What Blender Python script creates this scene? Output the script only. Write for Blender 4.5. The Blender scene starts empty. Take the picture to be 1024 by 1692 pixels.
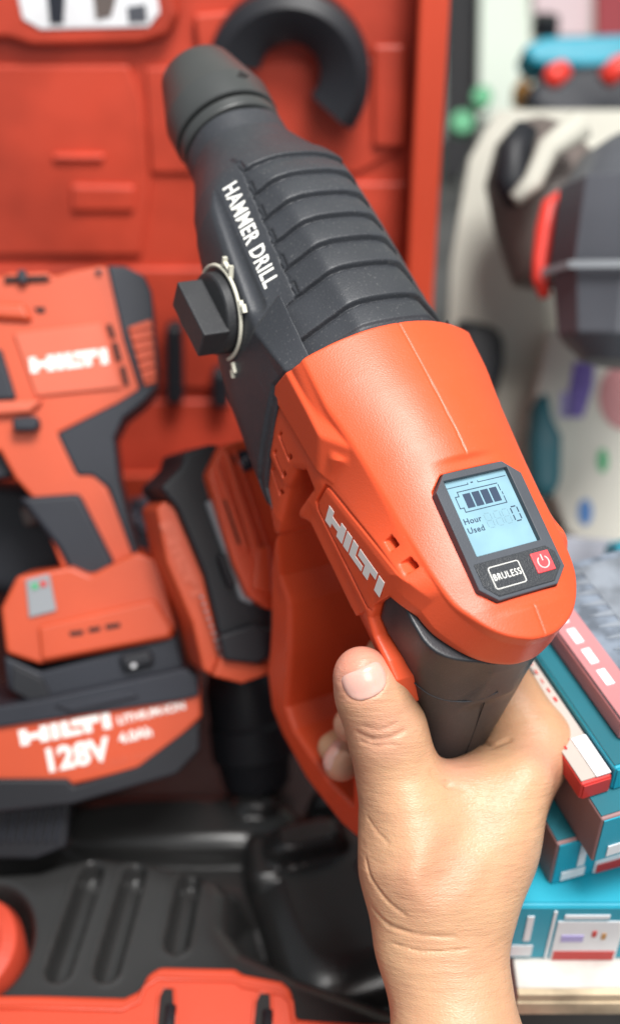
import bpy, math, random
import numpy as np
from mathutils import Matrix, Vector
random.seed(4); np.random.seed(4)
SC = bpy.context.scene; COL = SC.collection
R = math.radians
# ------------------------------------------------------------------ camera
PITCH = R(40); HGT = 0.62; FPX = 2000.0
cd = bpy.data.cameras.new('camera'); cam = bpy.data.objects.new('camera', cd); COL.objects.link(cam)
cam.location = (0, 0, HGT); cam.rotation_euler = (R(90) - PITCH, 0, 0)
cd.sensor_fit = 'VERTICAL'; cd.sensor_height = 36.0; cd.lens = 36.0 * FPX / 1692.0
cd.clip_start = 0.02; cd.clip_end = 50
cd.dof.use_dof = True; cd.dof.focus_distance = 0.470
cd.dof.aperture_fstop = (cd.lens / 1000.0) / 0.0108 ; cd.dof.aperture_blades = 0
SC.camera = cam
# ------------------------------------------------------------------ light
w = bpy.data.worlds.new('World'); SC.world = w; w.use_nodes = True
w.node_tree.nodes['Background'].inputs[0].default_value = (0.86, 0.93, 1.0, 1)
w.node_tree.nodes['Background'].inputs[1].default_value = 0.35
def area(name, loc, target, size, sizey, power, color):
    l = bpy.data.lights.new(name, 'AREA'); l.shape = 'RECTANGLE'; l.size = size; l.size_y = sizey
    l.energy = power; l.color = color
    o = bpy.data.objects.new(name, l); COL.objects.link(o); o.location = loc
    o.rotation_euler = (Vector(target) - Vector(loc)).to_track_quat('-Z', 'Y').to_euler()
    return o
area('ceiling_light', (0.30, 0.20, 1.75), (0.03, 0.4, 0.3), 0.5, 0.6, 40, (1.0, 0.98, 0.95))
area('shop_front_light', (0.50, -0.75, 1.55), (0.0, 0.45, 0.3), 0.8, 0.7, 14, (1.0, 0.97, 0.93))
SC.view_settings.view_transform = 'Standard'; SC.view_settings.look = 'None'
SC.view_settings.exposure = 0.0; SC.view_settings.gamma = 1.0
SC.render.engine = 'CYCLES'
SC.cycles.use_denoising = True
SC.cycles.max_bounces = 6; SC.cycles.diffuse_bounces = 3; SC.cycles.glossy_bounces = 3
SC.cycles.transmission_bounces = 4; SC.cycles.transparent_max_bounces = 6
SC.cycles.caustics_reflective = False; SC.cycles.caustics_refractive = False

# ------------------------------------------------------------------ frames
cR = np.array([1., 0, 0]); cF = np.array([0, math.cos(PITCH), -math.sin(PITCH)]); cU = np.array([0, math.sin(PITCH), math.cos(PITCH)])
CAM3 = np.stack([cR, -cU, cF], axis=1)            # columns: camera x (right), y (down), z (forward)
CAMW = Matrix([[*CAM3[0], 0], [*CAM3[1], 0], [*CAM3[2], HGT], [0, 0, 0, 1]])
def at(px, py, z): return np.array([(px - 512) / FPX * z, (py - 846) / FPX * z, z])
def world(p): return CAM3 @ np.asarray(p, float) + np.array([0, 0, HGT])
def atw(px, py, z): return world(at(px, py, z))
def ray(px, py): return CAM3 @ np.array([(px - 512) / FPX, (py - 846) / FPX, 1.0])
def on_plane(px, py, p0, n):
    d = ray(px, py); c = np.array([0, 0, HGT]); n = np.asarray(n, float)
    return c + d * (((np.asarray(p0) - c) @ n) / (d @ n))
# drill frame: S right, L towards the muzzle, T up
L = np.array([-.40, -.83, .39]); L /= np.linalg.norm(L)
S = np.array([.84, -.21, .46]); S -= (S @ L) * L; S /= np.linalg.norm(S)
T = np.cross(S, L)
O = np.array([.0708, .00552, .46]) - .045 * L - .035 * T
def dl(u, s, t): return O + u * L + s * S + t * T           # drill-local to camera coordinates
Dm = CAM3 @ np.stack([S, L, T], axis=1); Do = world(O)
DRILL = Matrix([[*Dm[0], Do[0]], [*Dm[1], Do[1]], [*Dm[2], Do[2]], [0, 0, 0, 1]])

# ------------------------------------------------------------------ materials
def mat(name, col, rough=.5, bump=0.0, bscale=900., var=0.0, vscale=6., metal=0., emit=None, sss=0., coat=0., spec=.5, col2=None, dust=0., det=3., trans=0.):
    m = bpy.data.materials.new(name); m.use_nodes = True; nt = m.node_tree; n = nt.nodes; lk = nt.links
    b = n['Principled BSDF']
    b.inputs['Base Color'].default_value = (*col, 1); b.inputs['Roughness'].default_value = rough
    b.inputs['Metallic'].default_value = metal; b.inputs['Specular IOR Level'].default_value = spec
    b.inputs['Coat Weight'].default_value = coat; b.inputs['Coat Roughness'].default_value = .12
    b.inputs['Transmission Weight'].default_value = trans
    tc = n.new('ShaderNodeTexCoord')
    if emit: b.inputs['Emission Color'].default_value = (*emit[0], 1); b.inputs['Emission Strength'].default_value = emit[1]
    if sss:
        b.inputs['Subsurface Weight'].default_value = sss; b.inputs['Subsurface Radius'].default_value = (1, .35, .18); b.inputs['Subsurface Scale'].default_value = .006
    def noise(sc, d=3.):
        q = n.new('ShaderNodeTexNoise'); q.inputs['Scale'].default_value = sc; q.inputs['Detail'].default_value = d; lk.new(tc.outputs['Object'], q.inputs['Vector']); return q
    src = None
    if var or col2 or dust:
        q = noise(vscale, det); rp = n.new('ShaderNodeValToRGB'); rp.color_ramp.elements[0].position = .38; rp.color_ramp.elements[1].position = .62
        c2 = col2 or tuple(min(1, c * (1 + var)) for c in col); c1 = col if col2 else tuple(c * (1 - var) for c in col)
        rp.color_ramp.elements[0].color = (*c1, 1); rp.color_ramp.elements[1].color = (*c2, 1)
        lk.new(q.outputs['Fac'], rp.inputs['Fac']); src = rp.outputs['Color']
        if dust:
            q2 = noise(850, 4.); r2 = n.new('ShaderNodeValToRGB'); r2.color_ramp.elements[0].position = .60; r2.color_ramp.elements[1].position = .80
            lk.new(q2.outputs['Fac'], r2.inputs['Fac']); mx = n.new('ShaderNodeMix'); mx.data_type = 'RGBA'
            mm = n.new('ShaderNodeMath'); mm.operation = 'MULTIPLY'; mm.inputs[1].default_value = dust; lk.new(r2.outputs['Color'], mm.inputs[0])
            lk.new(mm.outputs[0], mx.inputs[0]); lk.new(src, mx.inputs[6]); mx.inputs[7].default_value = (.45, .44, .42, 1); src = mx.outputs[2]
        lk.new(src, b.inputs['Base Color'])
        r3 = n.new('ShaderNodeMapRange'); r3.inputs[3].default_value = rough * .85; r3.inputs[4].default_value = min(1, rough * 1.18)
        q3 = noise(vscale * 5); lk.new(q3.outputs['Fac'], r3.inputs[0]); lk.new(r3.outputs[0], b.inputs['Roughness'])
    if bump:
        q = noise(bscale, 2.); bp = n.new('ShaderNodeBump'); bp.inputs['Strength'].default_value = bump; bp.inputs['Distance'].default_value = .0004
        lk.new(q.outputs['Fac'], bp.inputs['Height']); lk.new(bp.outputs[0], b.inputs['Normal'])
    return m
M = {}
M['red'] = mat('red_plastic', (.71, .084, .025), .40, .22, 1500, .05, 14, spec=.5, coat=.0, dust=.05)
M['black'] = mat('black_plastic', (.030, .031, .034), .46, .25, 1600, .12, 20, dust=.10)
M['rubber'] = mat('black_rubber', (.036, .039, .046), .47, .30, 1400, .12, 16, dust=.16)
M['grip'] = mat('grip_rubber', (.026, .028, .033), .40, .22, 1500, .1, 16, dust=.09)
M['chuck'] = mat('chuck_plastic', (.046, .049, .049), .36, .1, 1200, .1, 16)
M['darkgap'] = mat('dark_gap', (.01, .008, .008), .8)
M['white'] = mat('white_print', (.85, .84, .80), .5)
M['cream'] = mat('cream_print', (.62, .60, .50), .5)
M['bezel'] = mat('bezel_plastic', (.055, .062, .075), .5, .2, 1500, .08, 20)
M['keypad'] = mat('keypad_plastic', (.03, .033, .038), .38, .6, 1700, .1, 20)
M['screen'] = mat('lcd_screen', (.20, .34, .41), .12, emit=((.45, .78, .92), .12), var=.08, vscale=60)
M['lcdink'] = mat('lcd_ink', (.03, .05, .09), .4)
M['lcdghost'] = mat('lcd_faint_ink', (.18, .30, .36), .4, emit=((.40, .70, .84), .10))
M['button'] = mat('red_button', (.80, .07, .08), .35, .4, 900, .05, 30)
M['pinkwhite'] = mat('button_print', (.9, .62, .6), .5)

# ------------------------------------------------------------------ object helpers
def tag(o, label=None, cat=None, group=None, kind=None):
    if label: o['label'] = label
    if cat: o['category'] = cat
    if group: o['group'] = group
    if kind: o['kind'] = kind
    return o
def empty(name, mw):
    o = bpy.data.objects.new(name, None); COL.objects.link(o); o.matrix_world = mw; o.empty_display_size = .02; return o
def link(name, me, m, parent=None, mw=None):
    o = bpy.data.objects.new(name, me); COL.objects.link(o)
    for k in (m if isinstance(m, (list, tuple)) else [m]): me.materials.append(k)
    if parent: o.parent = parent
    if mw is not None: o.matrix_world = mw
    return o
def mesh(name, V, F, m, parent=None, mw=None, smooth=False, angle=None, bev=0., seg=2):
    me = bpy.data.meshes.new(name); me.from_pydata([tuple(map(float, v)) for v in V], [], [tuple(f) for f in F]); me.update()
    import bmesh
    b = bmesh.new(); b.from_mesh(me); bmesh.ops.recalc_face_normals(b, faces=b.faces[:]); b.to_mesh(me); b.free()
    o = link(name, me, m, parent, mw)
    if smooth: me.shade_smooth()
    if bev:
        md = o.modifiers.new('bevel', 'BEVEL'); md.width = bev; md.segments = seg; md.limit_method = 'ANGLE'; md.angle_limit = R(35)
        me.shade_smooth(); md.harden_normals = True
    elif angle:
        me.shade_smooth(); me.set_sharp_from_angle(angle=R(angle))
    return o
class MB:
    """collects pieces that become ONE mesh object"""
    def __init__(s): s.V = []; s.F = []
    def add(s, V, F):
        k = len(s.V); s.V += [tuple(v) for v in V]; s.F += [tuple(i + k for i in f) for f in F]; return s
    def box(s, a, b):
        x0, y0, z0 = a; x1, y1, z1 = b
        return s.add([(x0, y0, z0), (x1, y0, z0), (x1, y1, z0), (x0, y1, z0), (x0, y0, z1), (x1, y0, z1), (x1, y1, z1), (x0, y1, z1)],
                     [(0, 3, 2, 1), (4, 5, 6, 7), (0, 1, 5, 4), (1, 2, 6, 5), (2, 3, 7, 6), (3, 0, 4, 7)])
    def prism(s, poly, z0, z1, f=lambda x, y, z: (x, y, z)):
        n = len(poly); V = [f(x, y, z0) for x, y in poly] + [f(x, y, z1) for x, y in poly]
        return s.add(V, [tuple(range(n))[::-1], tuple(range(n, 2 * n))] + [(i, (i + 1) % n, n + (i + 1) % n, n + i) for i in range(n)])
    def lathe(s, prof, n=40, f=lambda x, y, z: (x, y, z), cap=True):
        V = []; F = []
        for a, r in prof:
            for i in range(n): V.append(f(r * math.cos(2 * math.pi * i / n), r * math.sin(2 * math.pi * i / n), a))
        for j in range(len(prof) - 1):
            for i in range(n): F.append((j * n + i, j * n + (i + 1) % n, (j + 1) * n + (i + 1) % n, (j + 1) * n + i))
        if cap: F.append(tuple(range(n))[::-1]); F.append(tuple(range((len(prof) - 1) * n, len(prof) * n)))
        return s.add(V, F)
    def tube(s, pts, r, n=10):
        pts = [np.array(p, float) for p in pts]; V = []; F = []
        for i, p in enumerate(pts):
            d = pts[min(i + 1, len(pts) - 1)] - pts[max(i - 1, 0)]; d /= np.linalg.norm(d)
            a = np.cross(d, [0.13, .2, .97]); a /= np.linalg.norm(a); b = np.cross(d, a)
            rr = r[i] if isinstance(r, (list, tuple)) else r
            for k in range(n): V.append(p + rr * (a * math.cos(2 * math.pi * k / n) + b * math.sin(2 * math.pi * k / n)))
        for j in range(len(pts) - 1):
            for k in range(n): F.append((j * n + k, j * n + (k + 1) % n, (j + 1) * n + (k + 1) % n, (j + 1) * n + k))
        F.append(tuple(range(n))); F.append(tuple(range((len(pts) - 1) * n, len(pts) * n))[::-1])
        return s.add(V, F)
    def build(s, name, m, parent=None, mw=None, **k): return mesh(name, s.V, s.F, m, parent, mw, **k)
def frame(o, x, y):
    """4x4 with origin o, x axis, y axis (made square), z = x cross y"""
    x = np.array(x, float); x /= np.linalg.norm(x); y = np.array(y, float); y -= (y @ x) * x; y /= np.linalg.norm(y); z = np.cross(x, y)
    return Matrix([[x[0], y[0], z[0], o[0]], [x[1], y[1], z[1], o[1]], [x[2], y[2], z[2], o[2]], [0, 0, 0, 1]])
def text(name, body, size, m, parent, mw, shear=0., bold=0., sx=1., align='CENTER', depth=.00006, spacing=1.):
    c = bpy.data.curves.new(name, 'FONT'); c.body = body; c.size = size; c.align_x = align; c.align_y = 'CENTER'; c.extrude = depth
    c.offset = bold; c.shear = shear; c.resolution_u = 3; c.space_character = spacing
    o = bpy.data.objects.new(name, c); COL.objects.link(o)
    bpy.context.view_layer.update()
    me = bpy.data.meshes.new_from_object(o.evaluated_get(bpy.context.evaluated_depsgraph_get()))
    bpy.data.objects.remove(o); me.transform(Matrix.Diagonal((sx, 1, 1, 1)))
    me.materials.clear(); r = link(name, me, m, parent)
    if parent is not None: r.matrix_parent_inverse = Matrix(); r.matrix_local = mw
    else: r.matrix_world = mw
    return r

# ------------------------------------------------------------------ signed distance modelling
def smin(a, b, k): h = np.maximum(k - np.abs(a - b), 0) / k; return np.minimum(a, b) - h * h * k * .25
def smax(a, b, k): return -smin(-a, -b, k)
def poly2(P, x, y):
    P = np.array(P, float); x, y = np.broadcast_arrays(x, y); d = np.full(x.shape, 1e9); s = np.ones(x.shape)
    n = len(P)
    for i in range(n):
        a = P[i]; b = P[i - 1]; e = b - a; wx = x - a[0]; wy = y - a[1]
        h = np.clip((wx * e[0] + wy * e[1]) / (e @ e), 0, 1); bx = wx - e[0] * h; by = wy - e[1] * h
        d = np.minimum(d, bx * bx + by * by)
        c1 = y >= a[1]; c2 = y < b[1]; c3 = e[0] * wy > e[1] * wx
        fl = (c1 & c2 & c3) | (~c1 & ~c2 & ~c3); s = np.where(fl, -s, s)
    return s * np.sqrt(d)
def capsule(X, Y, Z, a, b, ra, rb):
    a = np.asarray(a, float); b = np.asarray(b, float); e = b - a; L2 = e @ e
    if L2 < 1e-12: return np.sqrt((X - a[0])**2 + (Y - a[1])**2 + (Z - a[2])**2) - ra
    h = np.clip(((X - a[0]) * e[0] + (Y - a[1]) * e[1] + (Z - a[2]) * e[2]) / L2, 0, 1)
    return np.sqrt((X - a[0] - h * e[0])**2 + (Y - a[1] - h * e[1])**2 + (Z - a[2] - h * e[2])**2) - (ra + (rb - ra) * h)
def grid(lo, hi, h):
    ax = [np.arange(lo[i], hi[i] + h, h) for i in range(3)]
    return ax[0][:, None, None], ax[1][None, :, None], ax[2][None, None, :]
def surface(Fv, lo, h):
    """surface nets: field array -> vertices, quads, normals"""
    Fv = np.ascontiguousarray(Fv, dtype=np.float32)
    s = Fv < 0
    nx, ny, nz = Fv.shape
    cnt = np.zeros((nx - 1, ny - 1, nz - 1), np.int8)
    for i in (0, 1):
        for j in (0, 1):
            for k in (0, 1): cnt += s[i:nx - 1 + i, j:ny - 1 + j, k:nz - 1 + k]
    act = (cnt > 0) & (cnt < 8); idx = np.argwhere(act); N = len(idx)
    ids = np.full(act.shape, -1, np.int64); ids[act] = np.arange(N)
    acc = np.zeros((N, 3)); num = np.zeros(N)
    cs = [(0, 0, 0), (1, 0, 0), (0, 1, 0), (1, 1, 0), (0, 0, 1), (1, 0, 1), (0, 1, 1), (1, 1, 1)]
    vals = {c: Fv[idx[:, 0] + c[0], idx[:, 1] + c[1], idx[:, 2] + c[2]] for c in cs}
    for c in cs:
        for ax in range(3):
            if c[ax] == 0:
                d = list(c); d[ax] = 1; d = tuple(d); a = vals[c]; b = vals[d]; m = (a < 0) != (b < 0)
                t = np.where(m, a / np.where(m, a - b, 1), 0); p = np.tile(np.array(c, float), (N, 1)); p[:, ax] += t
                acc[m] += p[m]; num[m] += 1
    V = (idx + acc / num[:, None])
    quads = []
    for ax in range(3):
        a1, a2 = (ax + 1) % 3, (ax + 2) % 3
        sl0 = [slice(None)] * 3; sl1 = [slice(None)] * 3; sl0[ax] = slice(0, -1); sl1[ax] = slice(1, None)
        A = s[tuple(sl0)]; B = s[tuple(sl1)]; e = np.argwhere(A != B)
        ok = (e[:, a1] > 0) & (e[:, a2] > 0) & (e[:, a1] < Fv.shape[a1] - 1) & (e[:, a2] < Fv.shape[a2] - 1); e = e[ok]
        o = np.zeros((4, len(e), 3), int); o[:] = e
        o[1][:, a1] -= 1; o[2][:, a1] -= 1; o[2][:, a2] -= 1; o[3][:, a2] -= 1
        q = np.stack([ids[o[i][:, 0], o[i][:, 1], o[i][:, 2]] for i in range(4)], 1)
        inside = A[e[:, 0], e[:, 1], e[:, 2]]; q[~inside] = q[~inside][:, ::-1]; quads.append(q)
    Q = np.concatenate(quads)
    # gradient normals by central differences at the vertex (trilinear)
    def samp(P):
        P = np.clip(P, 0, np.array(Fv.shape) - 1.001); i0 = P.astype(int); f = P - i0; r = 0
        for c in cs:
            wgt = np.prod([f[:, k] if c[k] else 1 - f[:, k] for k in range(3)], axis=0)
            r = r + wgt * Fv[i0[:, 0] + c[0], i0[:, 1] + c[1], i0[:, 2] + c[2]]
        return r
    def grad(P):
        g = np.stack([samp(P + np.eye(3)[k] * .6) - samp(P - np.eye(3)[k] * .6) for k in range(3)], 1); return g / 1.2
    for _ in range(2):
        g = grad(V); g2 = (g * g).sum(1) + 1e-12; V = V - np.clip(samp(V) / g2, -.5, .5)[:, None] * g * .8
    g = grad(V); nrm = g / (np.linalg.norm(g, axis=1)[:, None] + 1e-9)
    return V * h + np.array(lo), Q, nrm
def sdf_mesh(name, Fv, lo, h, m, parent, local=True):
    V, Q, nrm = surface(Fv, lo, h)
    me = bpy.data.meshes.new(name); me.vertices.add(len(V)); me.vertices.foreach_set('co', V.astype(np.float32).ravel())
    me.loops.add(len(Q) * 4); me.loops.foreach_set('vertex_index', Q.astype(np.int32).ravel())
    me.polygons.add(len(Q)); me.polygons.foreach_set('loop_start', np.arange(0, len(Q) * 4, 4, dtype=np.int32))
    me.update(calc_edges=True); me.validate(); me.shade_smooth()
    if len(me.vertices) == len(nrm): me.normals_split_custom_set_from_vertices(nrm.astype(float).tolist())
    return link(name, me, m, parent)

FINE = 1.0
def spl(P, n=6):
    P = np.array(P, float); q = np.linspace(0, len(P) - 1, (len(P) - 1) * n + 1); i = np.clip(q.astype(int), 0, len(P) - 2); f = (q - i)[:, None]
    a = P[np.clip(i - 1, 0, None)]; b = P[i]; c = P[i + 1]; d = P[np.clip(i + 2, None, len(P) - 1)]
    return .5 * (2 * b + (c - a) * f + (2 * a - 5 * b + 4 * c - d) * f * f + (3 * b - a - 3 * c + d) * f**3)
# =================================================================== THE HAMMER DRILL (local: x = s right, y = u muzzle, z = t up)
drill = empty('hammer_drill', DRILL)
tag(drill, 'red and black cordless hammer drill with a lit display, held up in the hand', 'hammer drill')
I = np.interp
UB_T = [-.06, -.0453, -.0387, -.0237, -.0078, .0074, .028, .045]; UB_U = [.108, .117, .126, .1325, .138, .1425, .1375, .1395]
def wedge(s, u, t, end_lo, end_hi):
    a = np.abs(s)
    A = np.array([.0375, .0272]); ct = I(u, [.120, .142, .172], [.0215, .0205, .0115]); C0 = .0447
    L1 = np.hypot(C0 - A[0], A[1] - ct); f1 = ((a - C0) * (A[1] - ct) + (t - ct) * (C0 - A[0])) / L1      # upper chamfer face
    d = smax(f1, a - C0 - .05 * (t - ct), .0008); d = smax(d, .0358 - a, .0005); d = smax(d, .0015 + (.141 - u) * .13 - (u > .141) * (u - .141) * .25 - t, .0008)
    g1 = (u - .1062) * -.45 + (a - C0) * .872 + (t - .0210) * .207
    g2 = (u - np.where(s > 0, .147, .1715) + .5 * (a - .037)) * .85
    return smax(smax(d, g1, .0010), g2, .001)
# ---- red housing
h = .00054 * FINE; lo = (-.056, -.028, -.174); hi = (.056, .150, .050)
s, u, t = grid(lo, hi, h)
plan = [(.16, .0440), (.138, .0432), (.12, .0415), (.10, .0380), (.076, .0354), (.06, .0342), (.044, .0328), (.033, .0316), (.0226, .0294), (.015, .0252), (.0085, .0200), (.0040, .0142), (.0012, .0080), (.0002, .0040), (0, 0)]
planP = [tuple(q) for q in spl([(uu, ss) for uu, ss in plan] + [(uu, -ss) for uu, ss in plan[::-1][1:]], 4)]
pl = poly2(planP, u[:, :, 0], s[:, :, 0])[:, :, None]
top = I(u, [-.01, 0, .016, .030, .045, .065, .085, .11, .14], [.0285, .0292, .0330, .0350, .0368, .0395, .0420, .0430, .0433])
hw = np.maximum(I(u, [q[0] for q in plan[::-1]], [q[1] for q in plan[::-1]]), .034)
tc_ = I(u, [.0, .03, .06, .09, .14], [.0235, .0262, .0272, .0282, .0292])
dome = t - top + (top - tc_) * np.clip(np.abs(s) / hw, 0, 1.3)**2.1
pt_ = I(u, [.035, .093], [.0225, .0045]); wq = np.clip((u - .028) / .014, 0, 1); plu = I(u, [q[0] for q in plan[::-1]], [q[1] for q in plan[::-1]])
side = pl - (1 - wq) * I(u, [0, .02, .045], [.12, .25, .30]) * np.clip(tc_ - t, 0, .012) - wq * np.maximum(.0408 - plu, 0) * 1.0 * np.clip((tc_ - t) / np.maximum(tc_ - pt_, .0045), 0, 1)
up = smax(dome, side, .0013); up = smax(up, I(u, [.030, .040, .046], [.0085, .007, -.022]) - t, .002)
pa = I(u, [.03, .0425, .095, .11, .14], [.0385, .0406, .0408, .0408, .0412])
up = smax(up, np.abs(s) - pa, .001)
slabP = [(.0925, .0040), (.138, -.004), (.137, -.030), (.105, -.030), (.1002, -.0263), (.0955, -.0291), (.0781, -.0294), (.0573, -.0308), (.0422, -.0338), (.026, -.0400), (.0115, -.0460), (.0082, -.032), (.0150, -.0195), (.0228, -.0166), (.0338, -.0166), (.0405, -.0120), (.0435, -.001), (.0425, .0195)]
sw = I(t, [-.05, -.044, -.030, -.018, -.0115, .025], [.0225, .0265, .0335, .0392, .0408, .0408])
slab = smax(poly2(slabP, u[0], t[0])[None], np.abs(s) - sw, .0030)
frontP = [(.16, .03), (.16, -.02), (.137, -.030), (.1264, -.045), (.1195, -.0618), (.109, -.098), (.095, -.102), (.0955, -.06), (.095, .02)]
fw = I(t, [-.11, -.095, -.0618, -.045, -.02, .02], [.0255, .0270, .0365, .0412, .0420, .0420])
front = smax(poly2(frontP, u[0], t[0])[None], np.abs(s) - fw, .004)
outer = [(.128, -.05), (.1200, -.0618), (.1105, -.100), (.0935, -.1260), (.0860, -.1400), (.0800, -.1540), (.0645, -.1690), (.0500, -.1700), (.0229, -.1640), (-.007, -.1463), (-.0184, -.1349), (-.024, -.122), (-.010, -.1085), (.02, -.10), (.06, -.05)]
inner = [(.1000, -.0460), (.1075, -.060), (.0998, -.0880), (.0885, -.0975), (.0735, -.1195), (.0570, -.1500), (.046, -.1520), (.012, -.1380), (-.004, -.1250), (.010, -.1080), (.0125, -.0455), (.0422, -.0330), (.0573, -.0308), (.0955, -.0291)]
go = poly2(outer, u[0], t[0])[None]; gi = poly2(inner, u[0], t[0])[None]
gw = I(t, [-.18, -.15, -.10, -.0618, -.04], [.0235, .0250, .0262, .0350, .0400])
guard = smax(go, np.abs(s) - gw, .004)
red = smin(up, slab, .0012); red = smin(red, front, .005); red = smin(red, guard, .003)
red = smax(red, -smax(gi, np.abs(s) - .05, .001), .003)
# pockets beside the motor, both sides
pk = [(.0985, -.0045), (.1060, -.0035), (.1112, -.0108), (.1108, -.0257), (.1050, -.0491), (.0995, -.0700), (.085, -.075), (.085, -.030), (.0955, -.0285), (.1000, -.0262)]
pocket = smax(poly2(pk, u[0], t[0])[None], .0170 - np.abs(s), .004)
red = smax(red, -pocket, .004)
red = smin(red, wedge(s, u, t, .0935, .30), .0005)
red = smax(red, u - I(t, UB_T, UB_U), .0008)
# display seat: slightly sunk facet round the panel, thin seam, thumb-rest facet behind it
tilt = .125
pz = t - (.0362 + tilt * (u - .0435)); lcdP = [(-.0235, .0125), (-.0160, .0185 - .0015)]
oct_ = [(-.0155, .0735), (.0155, .0735), (.0232, .066), (.0232, .0215), (.0160, .0135), (-.0160, .0135), (-.0232, .0215), (-.0232, .066)]
oc = poly2(oct_, s[:, :, 0], u[:, :, 0])[:, :, None]
red = smax(red, -smax(oc - .0012, -pz - .0010 + 0 * oc, .0022), .0016)
red = smax(red, -np.maximum(oc + .0035, -pz - .0045), .0003)
red = smax(red, -(np.maximum(np.maximum(np.abs(s) - .00035, -t + .01), -(dome + .0004))), .0003)   # mould seam
# side slots
def boxcut(c, ex, dirv, w2, dep):
    c = np.array(c); d = np.array([dirv[0], dirv[1]], float); d /= np.linalg.norm(d); nrm = np.array([-d[1], d[0]])
    a = (u - c[0]) * d[0] + (t - c[1]) * d[1]; b = (u - c[0]) * nrm[0] + (t - c[1]) * nrm[1]
    return np.maximum(np.maximum(np.abs(a) - ex, np.abs(b) - w2), dep - np.abs(s))
for c in [(.0548, .0215), (.0435, .0235)]: red = smax(red, -boxcut(c, .0026, (1, -.15), .0017, .031), .0008)
for c in [(.0572, -.0240), (.0462, -.0215)]: red = smax(red, -boxcut(c, .0032, (1, -.18), .0006, .034), .0005)
for k, (a, b) in enumerate([((.1280, -.0090), (.1172, -.0106)), ((.1262, -.0195), (.1158, -.0212)), ((.1235, -.0295), (.1135, -.0322))]):
    a = np.array(a); b = np.array(b); m_ = (a + b) / 2; hl = np.linalg.norm(a - b) / 2
    red = smax(red, -boxcut(m_, hl, b - a, .00042, (.0412, .0410, .0400, .0375)[k]), .0003)
    red = smax(red, -boxcut(b + (-.0002, .0014), .0010, b - a, .0021, .034), .0003)
    red = smax(red, -boxcut(a + (0, .0014), .00045, b - a, .0016, (.0412, .0410, .0400, .0375)[k]), .0003)
# name panel groove
panel = [(.0935, .0045), (.0932, -.0073), (.0906, -.0099), (.0425, -.0088), (.0402, -.0060), (.0335, .0222), (.0360, .0232)]
pd = poly2(panel, u[0], t[0])[None]
red = smax(red, -np.maximum(np.abs(pd) - .00050, .0398 - np.abs(s)), .0004)
o = sdf_mesh('housing', red, lo, h, M['red'], drill)
# ---- black gearbox
h = .00054 * FINE; lo = (-.0535, .108, -.056); hi = (.0535, .2915, .048)
s, u, t = grid(lo, hi, h); a = np.abs(s)
hw = I(u, [.10, .138, .18, .21, .232, .245, .256, .268, .276, .30], [.0455, .0458, .0450, .0438, .0420, .0385, .0335, .0275, .0242, .0236])
tp = I(u, [.10, .138, .19, .225, .238, .250, .262, .274, .30], [.0430, .0430, .0428, .0420, .0395, .0345, .0290, .0245, .0236])
bt = I(u, [.11, .124, .149, .168, .184, .216, .237, .262, .276, .30], [-.0330, -.031, -.0265, -.024, -.0185, -.0010, .006, .004, .004, .004])
pw = 2.35
topf = ((a / hw)**pw + (np.maximum(t, 0) / tp)**pw)**(1 / pw) - 1; topf = topf * .040
lowr = np.hypot(np.maximum(a - (hw - .016), 0), np.maximum(bt - t, 0) * .75) - .016
body = np.where(t > 0, topf, np.maximum(a - hw, lowr))
body = smax(topf * (t > 0) + (t <= 0) * (a - hw), lowr, .003)
body = smax(body, (a + t) * .7071 - .0410, .0012)
belly = np.hypot(a, (t + .002)) - I(u, [.10, .14, .19, .24, .262, .274, .30], [.040, .042, .038, .034, .028, .0245, .0236])
body = smin(body, belly, .004); body = smax(body, -.0500 - t, .004)
# ribbed over-mould
ru = np.maximum(a - .0262, 0) - .0  # inside band
band = np.maximum(np.maximum(a - I(u, [.14, .165, .17, .24], [.0400, .0385, .0290, .0255]), u - .2500), .1405 - u)
body = body - .0012 * np.clip(-band / .0007, 0, 1) * (t > 0)
cs_ = [.2385, .2250, .2118, .1986, .1850, .1708, .1525]; inb = np.clip((-band + .0002) / .0006, 0, 1) * (t > 0)
for i, c in enumerate(cs_):
    nxt = cs_[i + 1] if i < 6 else .134; bow = .10 * np.maximum(a - .010, 0); ph = c - u - bow; sp = c - nxt     # ph runs rearward from the groove
    body = body + .0021 * inb * (1 - np.clip(ph / sp, 0, 1))**1.9 * np.clip((ph + .0004) / .0008, 0, 1) * np.clip((sp - .0004 - ph) / .0006, 0, 1)
    body = body + np.exp(-(ph / .0006)**2) * .0012 * inb
    if i < 6:
        nx = I(c, [.17, .24], [.0282, .0248]); notch = np.maximum(np.abs(a - nx - .10 * (c + .003 - u)) - .0006, np.abs(u - c - .0024) - .0032)
        body = smax(body, -np.maximum(notch, -(body + .0010)), .0004)
# channel under the lettering
ch = capsule(a + 0 * u + 0 * t, u + 0 * a + 0 * t, t + 0 * a + 0 * u, (.0432, .176, .0206), (.0388, .246, .0245), .0056, .0042)
body = smax(body, -ch, .0005)
body = smin(body, wedge(s, u, t, .10, .1720), .0008)
body = smax(body, I(t, UB_T, UB_U) - .006 - u, .0005)
body = smax(body, u - .2850, .001)
# take 0.5 mm off where it passes under the red shell
o = sdf_mesh('gearbox', body + .0010 * np.clip((I(t, UB_T, UB_U) + .0010 - u) / .0016, 0, 1), lo, h, M['rubber'], drill)
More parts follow.
